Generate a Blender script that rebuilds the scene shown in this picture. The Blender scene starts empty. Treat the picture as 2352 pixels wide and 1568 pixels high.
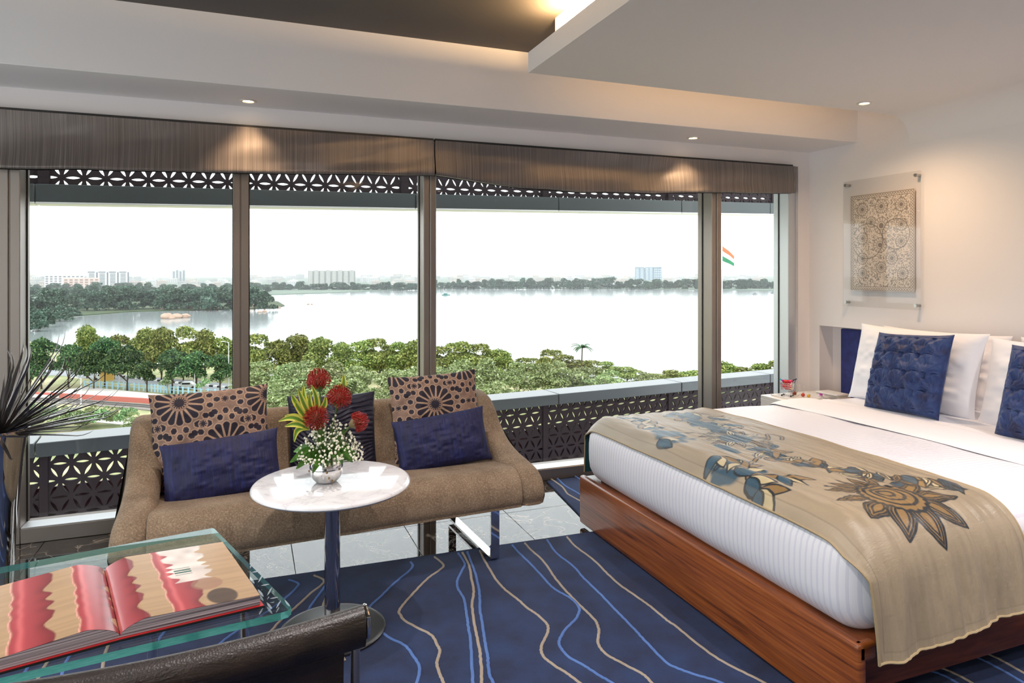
import bpy, bmesh, math, random
import numpy as np
from mathutils import Vector, Matrix, Euler

random.seed(7)
rng = np.random.default_rng(7)
SC = bpy.context.scene
COL = SC.collection

# ------------------------------------------------------------------ camera, sky, exposure
cam_d = bpy.data.cameras.new('camera')
cam_d.sensor_fit = 'HORIZONTAL'; cam_d.sensor_width = 36.0
cam_d.lens = 1559.0 / 2352.0 * 36.0
cam_d.shift_y = -(784.0 - 625.0) / 2352.0
cam_d.clip_start = 0.05; cam_d.clip_end = 20000
cam = bpy.data.objects.new('camera', cam_d); COL.objects.link(cam)
cam.location = (0, 0, 1.35)
cam.rotation_euler = (math.radians(90), 0, -math.atan(604 / 1559))
SC.camera = cam

SKY = 3.0
wd = bpy.data.worlds.new('overcast_sky'); SC.world = wd; wd.use_nodes = True
_n = wd.node_tree.nodes; _l = wd.node_tree.links
_bg = _n['Background']; _bg.inputs['Strength'].default_value = SKY
_tc = _n.new('ShaderNodeTexCoord'); _sp = _n.new('ShaderNodeSeparateXYZ')
_mr = _n.new('ShaderNodeMapRange'); _mr.inputs['From Min'].default_value = -0.05; _mr.inputs['From Max'].default_value = 0.5
_mx = _n.new('ShaderNodeMixRGB'); _mx.inputs[1].default_value = (0.86, 0.89, 0.91, 1); _mx.inputs[2].default_value = (0.93, 0.97, 1.0, 1)
_l.new(_tc.outputs['Generated'], _sp.inputs[0]); _l.new(_sp.outputs['Z'], _mr.inputs['Value'])
_l.new(_mr.outputs['Result'], _mx.inputs[0]); _l.new(_mx.outputs[0], _bg.inputs['Color'])

SC.view_settings.view_transform = 'Standard'; SC.view_settings.look = 'None'
SC.view_settings.gamma = 1.0; SC.view_settings.use_curve_mapping = False
SC.view_settings.exposure = 0.0
SC.cycles.max_bounces = 10; SC.cycles.diffuse_bounces = 5; SC.cycles.glossy_bounces = 4
SC.cycles.transmission_bounces = 8; SC.cycles.transparent_max_bounces = 12
SC.cycles.caustics_reflective = False; SC.cycles.caustics_refractive = False
SC.cycles.sample_clamp_indirect = 4.0

# ------------------------------------------------------------------ helpers: materials
def lin(h):
    h = h.lstrip('#'); r = []
    for i in (0, 2, 4):
        v = int(h[i:i + 2], 16) / 255
        r.append(v / 12.92 if v <= .04045 else ((v + .055) / 1.055) ** 2.4)
    return tuple(r) + (1.0,)

class Mat:
    def __init__(s, name, color=(.8, .8, .8, 1), rough=.5, metal=0., **kw):
        if isinstance(color, str): color = lin(color)
        s.m = bpy.data.materials.new(name); s.m.use_nodes = True
        s.t = s.m.node_tree; s.b = s.t.nodes['Principled BSDF']
        s.set('Base Color', color); s.set('Roughness', rough); s.set('Metallic', metal)
        for k, v in kw.items(): s.set(k.replace('_', ' '), v)
    def set(s, k, v): s.b.inputs[k].default_value = v
    def n(s, t, **kw):
        x = s.t.nodes.new(t)
        for k, v in kw.items():
            if hasattr(x, k) and k not in x.inputs: setattr(x, k, v)
            else: x.inputs[k].default_value = v
        return x
    def l(s, a, b): s.t.links.new(a, b)
    def coord(s, scale=(1, 1, 1), kind='Object', rot=(0, 0, 0)):
        c = s.n('ShaderNodeTexCoord'); mp = s.n('ShaderNodeMapping')
        mp.inputs['Scale'].default_value = scale; mp.inputs['Rotation'].default_value = rot
        s.l(c.outputs[kind], mp.inputs['Vector']); return mp.outputs['Vector']
    def noise(s, scale=5., detail=3., rough=.5, vec=None, dist=0.):
        x = s.n('ShaderNodeTexNoise'); x.inputs['Scale'].default_value = scale
        x.inputs['Detail'].default_value = detail; x.inputs['Roughness'].default_value = rough
        x.inputs['Distortion'].default_value = dist
        if vec is not None: s.l(vec, x.inputs['Vector'])
        return x.outputs['Fac']
    def ramp(s, fac, stops):
        r = s.n('ShaderNodeValToRGB'); e = r.color_ramp.elements
        while len(e) > 2: e.remove(e[-1])
        for i, (p, c) in enumerate(stops):
            if isinstance(c, str): c = lin(c)
            if isinstance(c, (int, float)): c = (c, c, c, 1)
            if i < 2: e[i].position = p; e[i].color = c
            else:
                q = e.new(p); q.color = c
        s.l(fac, r.inputs[0]); return r.outputs['Color']
    def color(s, out): s.l(out, s.b.inputs['Base Color']); return s
    def rough(s, out): s.l(out, s.b.inputs['Roughness']); return s
    def bump(s, fac, strength=.3, dist=.01, chain=None):
        b = s.n('ShaderNodeBump'); b.inputs['Strength'].default_value = strength
        b.inputs['Distance'].default_value = dist; s.l(fac, b.inputs['Height'])
        if chain is not None: s.l(chain, b.inputs['Normal'])
        s.l(b.outputs[0], s.b.inputs['Normal']); return b.outputs[0]
    def attr(s, name='Col'):
        a = s.n('ShaderNodeAttribute'); a.attribute_name = name; return a.outputs['Color']
    def mixc(s, f, a, b, mode='MIX'):
        x = s.n('ShaderNodeMixRGB'); x.blend_type = mode
        for i, v in ((0, f), (1, a), (2, b)):
            if isinstance(v, str): v = lin(v)
            if isinstance(v, (tuple, list, float, int)): x.inputs[i].default_value = v
            else: s.l(v, x.inputs[i])
        return x.outputs[0]

# ------------------------------------------------------------------ helpers: meshes
class MB:
    def __init__(s): s.v = []; s.f = []; s.c = None
    def add(s, vs, fs):
        o = len(s.v); s.v += [tuple(p) for p in vs]; s.f += [tuple(i + o for i in f) for f in fs]; return s
    def box(s, x0, x1, y0, y1, z0, z1):
        v = [(x, y, z) for z in (z0, z1) for y in (y0, y1) for x in (x0, x1)]
        return s.add(v, [(0, 2, 3, 1), (4, 5, 7, 6), (0, 1, 5, 4), (2, 6, 7, 3), (0, 4, 6, 2), (1, 3, 7, 5)])
    def bbox(s, x0, x1, y0, y1, z0, z1, b=.004, seg=2):
        bm = bmesh.new(); bmesh.ops.create_cube(bm, size=1)
        for v in bm.verts:
            v.co = Vector((x0 if v.co.x < 0 else x1, y0 if v.co.y < 0 else y1, z0 if v.co.z < 0 else z1))
        bmesh.ops.bevel(bm, geom=list(bm.edges), offset=b, segments=seg, profile=.5, affect='EDGES')
        bm.verts.index_update()
        s.add([v.co[:] for v in bm.verts], [[v.index for v in f.verts] for f in bm.faces]); bm.free(); return s
    def prism(s, poly, z0, z1):
        n = len(poly)
        v = [(p[0], p[1], z0) for p in poly] + [(p[0], p[1], z1) for p in poly]
        f = [tuple(range(n - 1, -1, -1)), tuple(range(n, 2 * n))]
        f += [(i, (i + 1) % n, n + (i + 1) % n, n + i) for i in range(n)]
        return s.add(v, f)
    def tube(s, pts, r, n=10, caps=True, flat=1.0):
        pts = [Vector(p) for p in pts]; m = len(pts)
        rr = r if isinstance(r, (list, tuple)) else [r] * m
        up = None; o = len(s.v)
        for i, p in enumerate(pts):
            t = (pts[min(i + 1, m - 1)] - pts[max(i - 1, 0)]).normalized()
            if up is None:
                up = Vector((0, 0, 1)) if abs(t.z) < .9 else Vector((1, 0, 0))
            a = t.cross(up).normalized(); b = a.cross(t).normalized(); up = b
            for k in range(n):
                th = 2 * math.pi * k / n
                s.v.append(tuple(p + a * math.cos(th) * rr[i] + b * math.sin(th) * rr[i] * flat))
        for i in range(m - 1):
            for k in range(n):
                k2 = (k + 1) % n
                s.f.append((o + i * n + k, o + i * n + k2, o + (i + 1) * n + k2, o + (i + 1) * n + k))
        if caps:
            s.f.append(tuple(o + k for k in range(n - 1, -1, -1))); s.f.append(tuple(o + (m - 1) * n + k for k in range(n)))
        return s
    def lathe(s, prof, c=(0, 0, 0), n=32):
        o = len(s.v); m = len(prof)
        for r, z in prof:
            for k in range(n):
                th = 2 * math.pi * k / n
                s.v.append((c[0] + r * math.cos(th), c[1] + r * math.sin(th), c[2] + z))
        for i in range(m - 1):
            for k in range(n):
                k2 = (k + 1) % n
                s.f.append((o + i * n + k, o + i * n + k2, o + (i + 1) * n + k2, o + (i + 1) * n + k))
        return s
    def disc(s, c, r, n=32, flip=False):
        v = [(c[0] + r * math.cos(2 * math.pi * k / n), c[1] + r * math.sin(2 * math.pi * k / n), c[2]) for k in range(n)]
        return s.add(v, [tuple(range(n)) if not flip else tuple(range(n - 1, -1, -1))])
    def ball(s, c, r, nu=10, nv=7, sq=(1, 1, 1)):
        o = len(s.v)
        for j in range(nv + 1):
            ph = math.pi * j / nv
            for i in range(nu):
                th = 2 * math.pi * i / nu
                s.v.append((c[0] + r * sq[0] * math.sin(ph) * math.cos(th), c[1] + r * sq[1] * math.sin(ph) * math.sin(th), c[2] + r * sq[2] * math.cos(ph)))
        for j in range(nv):
            for i in range(nu):
                i2 = (i + 1) % nu
                s.f.append((o + j * nu + i, o + (j + 1) * nu + i, o + (j + 1) * nu + i2, o + j * nu + i2))
        return s
    def grid(s, A, flip=False):
        nu, nv = A.shape[:2]; o = len(s.v)
        s.v += [tuple(p) for p in A.reshape(-1, 3).tolist()]
        i, j = np.meshgrid(np.arange(nu - 1), np.arange(nv - 1), indexing='ij')
        a = o + i * nv + j; q = np.stack([a, a + nv, a + nv + 1, a + 1], -1).reshape(-1, 4)
        if flip: q = q[:, ::-1]
        s.f += [tuple(r) for r in q.tolist()]
        return s
    def xf(s, mat):
        s.v = [tuple(mat @ Vector(p)) for p in s.v]; return s
    def shift(s, d):
        s.v = [(p[0] + d[0], p[1] + d[1], p[2] + d[2]) for p in s.v]; return s
    def mesh(s, name, mat=None, smooth=True, angle=40, merge=False):
        me = bpy.data.meshes.new(name); me.from_pydata(s.v, [], s.f)
        if s.c is not None:
            ca = me.color_attributes.new('Col', 'FLOAT_COLOR', 'POINT')
            ca.data.foreach_set('color', np.asarray(s.c, dtype=np.float32).reshape(-1))
        if merge:
            bm = bmesh.new(); bm.from_mesh(me); bmesh.ops.remove_doubles(bm, verts=bm.verts, dist=1e-4)
            bmesh.ops.recalc_face_normals(bm, faces=bm.faces); bm.to_mesh(me); bm.free()
        me.validate(); me.update()
        if smooth:
            me.shade_smooth()
            if angle < 179: me.set_sharp_from_angle(angle=math.radians(angle))
        if mat is not None: me.materials.append(mat.m if isinstance(mat, Mat) else mat)
        return me

def tag(o, label=None, cat=None, group=None, kind=None):
    if label: o['label'] = label
    if cat: o['category'] = cat
    if group: o['group'] = group
    if kind: o['kind'] = kind
    return o
def link(name, data, parent=None):
    o = bpy.data.objects.new(name, data); COL.objects.link(o); o.parent = parent; return o
def thing(name, label, cat, loc=(0, 0, 0), rz=0., group=None, kind=None):
    o = link(name, None); o.empty_display_size = .1; o.location = loc; o.rotation_euler = (0, 0, rz)
    return tag(o, label, cat, group, kind)
def part(name, mb, mat, parent, smooth=True, angle=40, label=None, merge=False, loc=None, kind=None, world=False):
    if world: mb.shift([-x for x in parent.location])
    o = link(name, mb.mesh(name, mat, smooth, angle, merge) if isinstance(mb, MB) else mb, parent)
    if loc is not None: o.location = loc
    return tag(o, label, None, None, kind)
def single(name, mb, mat, label, cat=None, group=None, kind=None, smooth=True, angle=40, merge=False, loc=None, rot=None):
    o = link(name, mb.mesh(name, mat, smooth, angle, merge) if isinstance(mb, MB) else mb)
    if loc is not None: o.location = loc
    if rot is not None: o.rotation_euler = rot
    return tag(o, label, cat, group, kind)
def struct(name, mb, mat, label, smooth=True, angle=40, merge=False):
    return single(name, mb, mat, label, None, None, 'structure', smooth, angle, merge)
def copy_tree(o, parent=None):
    c = o.copy(); COL.objects.link(c); c.parent = parent
    for ch in o.children: copy_tree(ch, c)
    return c

def rounded_box(x0, x1, y0, y1, z0, z1, r, n=(20, 20, 8)):
    """dense box surface with radius r edges -> list of grids (for later deformation)"""
    lo = np.array([x0, y0, z0]); hi = np.array([x1, y1, z1]); ilo, ihi = lo + r, hi - r
    out = []
    def lin_(a, b, k):
        # denser towards the rounded ends
        rr = min(r * 1.6, (b - a) / 2.01); e = max(5, k // 5)
        return np.unique(np.concatenate([np.linspace(a, a + rr, e), np.linspace(a + rr, b - rr, max(2, k - 2 * e)), np.linspace(b - rr, b, e)]))
    for ax in range(3):
        u, v = [(1, 2), (2, 0), (0, 1)][ax]
        U, V = np.meshgrid(lin_(lo[u], hi[u], n[u]), lin_(lo[v], hi[v], n[v]), indexing='ij')
        for side, flip in ((hi, False), (lo, True)):
            A = np.zeros(U.shape + (3,)); A[..., u] = U; A[..., v] = V; A[..., ax] = side[ax]
            q = np.clip(A, ilo, ihi); d = A - q; L = np.linalg.norm(d, axis=-1, keepdims=True); L[L == 0] = 1
            out.append((q + d / L * r, flip))
    return out
def smooth_path(pts, k=6):
    P = [np.array(p, float) for p in pts]; P = [2 * P[0] - P[1]] + P + [2 * P[-1] - P[-2]]; out = []
    for i in range(1, len(P) - 2):
        for j in range(k):
            t = j / k; a, b, c, d = P[i - 1:i + 3]
            out.append(.5 * ((2 * b) + (c - a) * t + (2 * a - 5 * b + 4 * c - d) * t * t + (3 * b - a - 3 * c + d) * t ** 3))
    out.append(P[-2]); return np.array(out)
def sweep_x(prof, x0, x1, r, steps=5):
    """closed (y,z) profile swept along x with rounded ends; the profile is counter-clockwise seen from +x"""
    P = np.array(prof, float); n = len(P)
    t = np.roll(P, -1, 0) - np.roll(P, 1, 0); t /= np.linalg.norm(t, axis=1, keepdims=True) + 1e-9
    nor = np.stack([t[:, 1], -t[:, 0]], 1)
    rings = []
    for k in range(steps + 1):
        a = math.pi / 2 * k / steps; rings.append((x0 + r * (1 - math.sin(a)), r * (1 - math.cos(a))))
    rings = rings[::-1]                                   # from the end cap (inset r) to full size
    rings = [(x0 + r * (1 - math.cos(math.pi / 2 * k / steps)), r * (1 - math.sin(math.pi / 2 * k / steps))) for k in range(steps + 1)]
    m = max(2, int((x1 - x0) / .08))
    mid = [(x, 0) for x in np.linspace(x0 + r, x1 - r, m)[1:-1]]
    end = [(x1 - r * (1 - math.cos(math.pi / 2 * k / steps)), r * (1 - math.sin(math.pi / 2 * k / steps))) for k in range(steps, -1, -1)]
    rings = rings + mid + end
    b = MB()
    for x, ins in rings:
        q = P - nor * ins
        b.v += [(x, a, c) for a, c in q.tolist()]
    R = len(rings)
    for i in range(R - 1):
        for k in range(n):
            k2 = (k + 1) % n; b.f.append((i * n + k, i * n + k2, (i + 1) * n + k2, (i + 1) * n + k))
    b.f.append(tuple(range(n - 1, -1, -1))); b.f.append(tuple((R - 1) * n + k for k in range(n)))
    return b
def vnoise(x, y, seed=0, scale=1.0):
    """smooth value noise, numpy"""
    r = np.random.default_rng(seed).random((64, 64)) * 2 - 1
    x = np.asarray(x) * scale; y = np.asarray(y) * scale
    xi = np.floor(x).astype(int); yi = np.floor(y).astype(int); fx = x - xi; fy = y - yi
    fx = fx * fx * (3 - 2 * fx); fy = fy * fy * (3 - 2 * fy)
    g = lambda a, b: r[a % 64, b % 64]
    return (g(xi, yi) * (1 - fx) + g(xi + 1, yi) * fx) * (1 - fy) + (g(xi, yi + 1) * (1 - fx) + g(xi + 1, yi + 1) * fx) * fy
RUG_LINES = [('b', [(0.696, 3.094), (0.698, 3.056), (0.67, 3.004), (0.626, 2.957), (0.559, 2.878), (0.501, 2.802), (0.447, 2.73), (0.439, 2.646), (0.452, 2.559), (0.479, 2.484), (0.521, 2.408), (0.535, 2.332), (0.537, 2.25), (0.509, 2.175), (0.486, 2.115)]), ('t', [(0.813, 3.11), (0.83, 3.016), (0.804, 2.968), (0.741, 2.913), (0.678, 2.839), (0.615, 2.758), (0.556, 2.669), (0.552, 2.621), (0.558, 2.582), (0.589, 2.517), (0.627, 2.441), (0.631, 2.37), (0.626, 2.321), (0.6, 2.263), (0.593, 2.192), (0.59, 2.144), (0.58, 2.071)]), ('b', [(0.929, 3.11), (0.926, 2.996), (0.897, 2.932), (0.846, 2.841), (0.825, 2.76), (0.821, 2.664), (0.801, 2.568), (0.779, 2.479), (0.751, 2.355), (0.72, 2.245), (0.68, 2.109), (0.662, 2.039)]), ('t', [(0.95, 3.111), (0.94, 2.982), (0.907, 2.833), (0.878, 2.711), (0.837, 2.605), (0.807, 2.492), (0.78, 2.365), (0.756, 2.261), (0.727, 2.158), (0.707, 2.098), (0.686, 2.029)]), ('b', [(0.975, 3.111), (0.95, 2.945), (0.922, 2.796), (0.889, 2.665), (0.852, 2.547), (0.825, 2.438), (0.795, 2.317), (0.772, 2.225), (0.748, 2.141), (0.743, 2.084), (0.732, 2.012)]), ('t', [(1.037, 3.105), (1.019, 2.969), (1.004, 2.795), (1.006, 2.69), (1.025, 2.585), (1.033, 2.509), (1.052, 2.433), (1.055, 2.349), (1.026, 2.292), (0.987, 2.243), (0.963, 2.201), (0.958, 2.153), (0.969, 2.102), (0.99, 2.043), (1.006, 1.982), (1.024, 1.899)]), ('b', [(1.204, 3.107), (1.202, 2.995), (1.205, 2.805), (1.201, 2.651), (1.211, 2.582), (1.231, 2.512), (1.234, 2.457), (1.218, 2.406), (1.171, 2.35), (1.111, 2.304), (1.057, 2.247), (1.038, 2.202), (1.036, 2.137), (1.065, 2.059), (1.086, 1.993), (1.103, 1.945), (1.128, 1.858)]), ('t', [(1.271, 3.107), (1.268, 3.006), (1.271, 2.871), (1.251, 2.715), (1.242, 2.577), (1.24, 2.475), (1.243, 2.365), (1.238, 2.301), (1.216, 2.241), (1.183, 2.188), (1.167, 2.142), (1.171, 2.085), (1.196, 2.018), (1.223, 1.948), (1.225, 1.898), (1.224, 1.821)]), ('b', [(1.39, 3.104), (1.367, 2.931), (1.377, 2.779), (1.367, 2.67), (1.364, 2.53), (1.357, 2.403), (1.352, 2.28), (1.345, 2.174), (1.339, 2.075), (1.336, 1.978), (1.355, 1.929), (1.39, 1.879), (1.436, 1.816), (1.468, 1.727)]), ('t', [(1.5, 3.103), (1.487, 2.969), (1.495, 2.801), (1.485, 2.672), (1.481, 2.535), (1.491, 2.432), (1.5, 2.335), (1.499, 2.229), (1.506, 2.162), (1.506, 2.079), (1.511, 1.958), (1.533, 1.869), (1.567, 1.765), (1.586, 1.681)]), ('b', [(0.161, 3.106), (0.195, 3.063), (0.19, 3.021), (0.135, 2.93), (0.064, 2.84), (-0.022, 2.754), (-0.091, 2.671), (-0.135, 2.577), (-0.158, 2.492)]), ('t', [(0.267, 3.112), (0.304, 3.036), (0.241, 2.944), (0.17, 2.837), (0.105, 2.74), (0.049, 2.627), (0.009, 2.502)]), ('b', [(0.339, 3.068), (0.315, 3.017), (0.26, 2.895), (0.225, 2.816), (0.2, 2.703), (0.202, 2.59), (0.229, 2.436)]), ('t', [(0.349, 3.049), (0.303, 2.906), (0.276, 2.809), (0.268, 2.677), (0.288, 2.513), (0.308, 2.386)]), ('b', [(-0.244, 3.025), (-0.281, 2.878), (-0.311, 2.753), (-0.319, 2.617)]), ('t', [(-0.444, 2.951), (-0.47, 2.833), (-0.471, 2.735), (-0.459, 2.599)]), ('b', [(-0.533, 3.07), (-0.572, 2.911), (-0.586, 2.729), (-0.578, 2.607)]), ('t', [(-0.619, 2.901), (-0.643, 2.793), (-0.648, 2.72), (-0.649, 2.634)]), ('b', [(-0.693, 2.892), (-0.703, 2.782), (-0.699, 2.715), (-0.699, 2.646)]), ('t', [(2.402, 1.663), (2.419, 1.597), (2.413, 1.496), (2.42, 1.39)]), ('b', [(2.334, 1.669), (2.362, 1.595), (2.355, 1.46), (2.343, 1.387)]), ('t', [(2.153, 1.671), (2.189, 1.601), (2.197, 1.521), (2.191, 1.447)]), ('b', [(2.066, 1.686), (2.14, 1.607), (2.152, 1.539), (2.147, 1.463)])]
RUG2_LINES = [('t', [(1.825, 4.006), (1.823, 3.844), (1.795, 3.703), (1.803, 3.599), (1.812, 3.54), (1.831, 3.465)]), ('b', [(1.868, 4.007), (1.849, 3.834), (1.858, 3.708), (1.86, 3.634), (1.874, 3.53)]), ('b', [(1.997, 4.008), (1.999, 3.905), (2.013, 3.77)])]
TREES = [(-36.8, 191.9, 12.8, 7.7, 'bright'), (-30.5, 188.3, 10.5, 7.7, 'bright'), (-24.1, 188.2, 11.9, 8.4, 'bright'), (-19.3, 180.2, 12.7, 9.1, 'bright'), (-14.7, 179.5, 13.1, 7.8, 'bright'), (-10.0, 179.3, 11.9, 8.0, 'bright'), (-5.2, 180.1, 9.9, 7.7, 'bright'), (-2.2, 178.6, 8.8, 9.6, 'bright'), (2.5, 172.4, 11.2, 9.1, 'bright'), (7.1, 170.8, 9.6, 7.7, 'bright'), (11.8, 172.5, 10.7, 8.9, 'bright'), (15.8, 167.9, 10.3, 9.2, 'bright'), (20.6, 165.1, 9.2, 7.4, 'bright'), (26.1, 164.8, 9.6, 8.9, 'bright'), (29.4, 164.3, 10.0, 7.8, 'bright'), (33.4, 163.0, 9.0, 7.6, 'bright'), (36.2, 158.6, 9.6, 9.2, 'bright'), (40.4, 159.7, 7.5, 8.0, 'bright'), (43.2, 156.1, 8.3, 8.5, 'bright'), (47.3, 154.7, 9.5, 9.2, 'bright'), (52.5, 155.3, 8.7, 8.3, 'bright'), (56.6, 153.1, 7.2, 8.3, 'bright'), (62.4, 154.0, 4.9, 8.2, 'bright'), (66.2, 147.8, 7.5, 7.4, 'bright'), (72.7, 150.8, 5.5, 9.0, 'bright'), (76.4, 147.7, 4.3, 8.7, 'bright'), (80.4, 144.7, 4.1, 8.2, 'bright'), (83.4, 139.9, 3.5, 7.7, 'bright'), (90.3, 141.3, 1.3, 7.9, 'bright'), (83.8, 121.9, 4.9, 8.5, 'bright'), (88.3, 120.1, 5.1, 8.5, 'bright'), (94.4, 117.8, 6.7, 8.5, 'bright'), (97.5, 116.6, 5.8, 8.5, 'bright'), (101.0, 115.2, 6.4, 8.5, 'bright'), (104.4, 113.9, 7.3, 8.5, 'bright'), (107.0, 112.9, 6.9, 8.5, 'bright'), (-42.9, 177.9, 11.4, 8.2, 'dark'), (-37.7, 177.7, 9.8, 7.8, 'dark'), (-31.6, 171.2, 9.2, 6.7, 'dark'), (-24.8, 168.5, 10.0, 7.8, 'dark'), (-20.5, 165.1, 6.8, 5.8, 'dark'), (-15.4, 162.0, 9.5, 8.6, 'dark'), (-10.4, 159.5, 9.1, 7.4, 'dark'), (-5.8, 156.6, 8.6, 6.6, 'dark'), (-30.4, 176.1, 11.4, 6.9, 'dark'), (-44.5, 176.1, 6.4, 5.7, 'dark'), (-8.5, 152.3, 4.2, 2.7, 'thin'), (-16.1, 160.6, 4.0, 3.1, 'thin'), (-2.3, 153.6, 5.3, 3.7, 'thin'), (2.5, 140.1, 8.8, 9.6, 'feather'), (6.2, 134.3, 8.7, 8.0, 'feather'), (10.1, 133.8, 9.3, 9.1, 'feather'), (15.5, 136.6, 8.5, 9.1, 'feather'), (18.8, 129.4, 8.4, 9.7, 'feather'), (26.1, 133.8, 6.9, 8.8, 'feather'), (30.5, 128.8, 7.8, 10.0, 'feather'), (34.5, 128.2, 7.5, 8.4, 'feather'), (38.5, 125.9, 9.1, 10.0, 'feather'), (43.7, 126.7, 9.1, 8.5, 'feather'), (48.6, 122.8, 8.5, 8.3, 'feather'), (53.9, 121.4, 8.3, 8.2, 'feather'), (54.9, 117.2, 9.1, 8.2, 'feather'), (60.9, 118.4, 7.5, 10.2, 'feather'), (63.7, 113.0, 7.5, 8.7, 'feather'), (72.2, 114.0, 6.4, 8.9, 'feather'), (3.7, 120.5, 7.9, 9.3, 'feather'), (9.6, 119.6, 7.6, 8.2, 'feather'), (12.6, 117.2, 8.1, 9.3, 'feather'), (16.0, 111.6, 8.9, 8.4, 'feather'), (21.7, 109.6, 8.5, 8.6, 'feather'), (25.9, 110.4, 7.7, 7.7, 'feather'), (28.4, 107.0, 7.9, 9.0, 'feather'), (32.9, 105.9, 8.1, 8.6, 'feather'), (38.2, 104.7, 8.1, 8.7, 'feather')]
PENINSULA_TREES = [(-129.3, 501.3, 11.8, 10.0, 'dense'), (-121.7, 505.3, 11.5, 10.1, 'dense'), (-113.6, 494.9, 14.8, 12.6, 'dense'), (-112.4, 502.5, 14.5, 12.4, 'dense'), (-115.2, 558.6, 9.9, 11.1, 'dense'), (-103.0, 534.5, 14.3, 11.2, 'dense'), (-96.3, 531.9, 12.8, 13.3, 'dense'), (-89.9, 535.3, 15.1, 12.4, 'dense'), (-83.5, 538.7, 12.6, 13.5, 'dense'), (-79.5, 533.5, 15.8, 13.2, 'dense'), (-70.3, 543.6, 13.0, 12.9, 'dense'), (-63.8, 545.1, 13.3, 15.4, 'dense'), (-54.2, 525.2, 15.5, 12.7, 'dense'), (-47.9, 532.1, 14.4, 13.4, 'dense'), (-40.0, 532.6, 15.2, 14.2, 'dense'), (-32.2, 519.9, 13.7, 15.1, 'dense'), (-24.7, 504.0, 15.8, 11.6, 'dense'), (-20.2, 515.6, 12.3, 14.8, 'dense'), (-13.6, 520.5, 11.9, 11.8, 'dense'), (-4.5, 506.0, 14.5, 15.2, 'dense'), (3.8, 509.6, 15.7, 13.7, 'dense'), (10.1, 502.0, 12.8, 11.3, 'dense'), (-180.1, 707.4, 11.9, 16.5, 'dense'), (-161.6, 685.5, 12.9, 15.4, 'dense'), (-158.5, 693.9, 11.8, 17.0, 'dense'), (-145.3, 674.3, 12.2, 15.3, 'dense'), (-134.9, 671.0, 14.7, 14.2, 'dense'), (-130.3, 701.3, 14.1, 13.9, 'dense'), (-112.3, 656.5, 14.6, 14.1, 'dense'), (-106.3, 666.6, 13.8, 13.1, 'dense'), (-100.8, 685.1, 11.4, 16.2, 'dense'), (-92.3, 689.4, 13.5, 13.4, 'dense'), (-73.7, 645.9, 12.4, 16.1, 'dense'), (-65.0, 652.3, 14.4, 15.0, 'dense'), (-56.9, 641.2, 12.0, 16.9, 'dense'), (-50.3, 642.5, 12.9, 16.0, 'dense'), (-38.5, 655.1, 11.9, 17.3, 'dense'), (-28.6, 624.3, 13.2, 15.6, 'dense'), (-20.5, 647.0, 14.0, 15.9, 'dense'), (-6.0, 637.9, 11.8, 14.8, 'dense'), (-96.0, 377.5, 10.6, 8.1, 'dense'), (-87.7, 358.9, 8.9, 7.8, 'dense'), (-90.5, 386.5, 9.0, 8.4, 'dense'), (-95.1, 429.7, 8.2, 9.4, 'dense'), (-95.2, 456.5, 5.8, 10.0, 'dense')]
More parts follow.
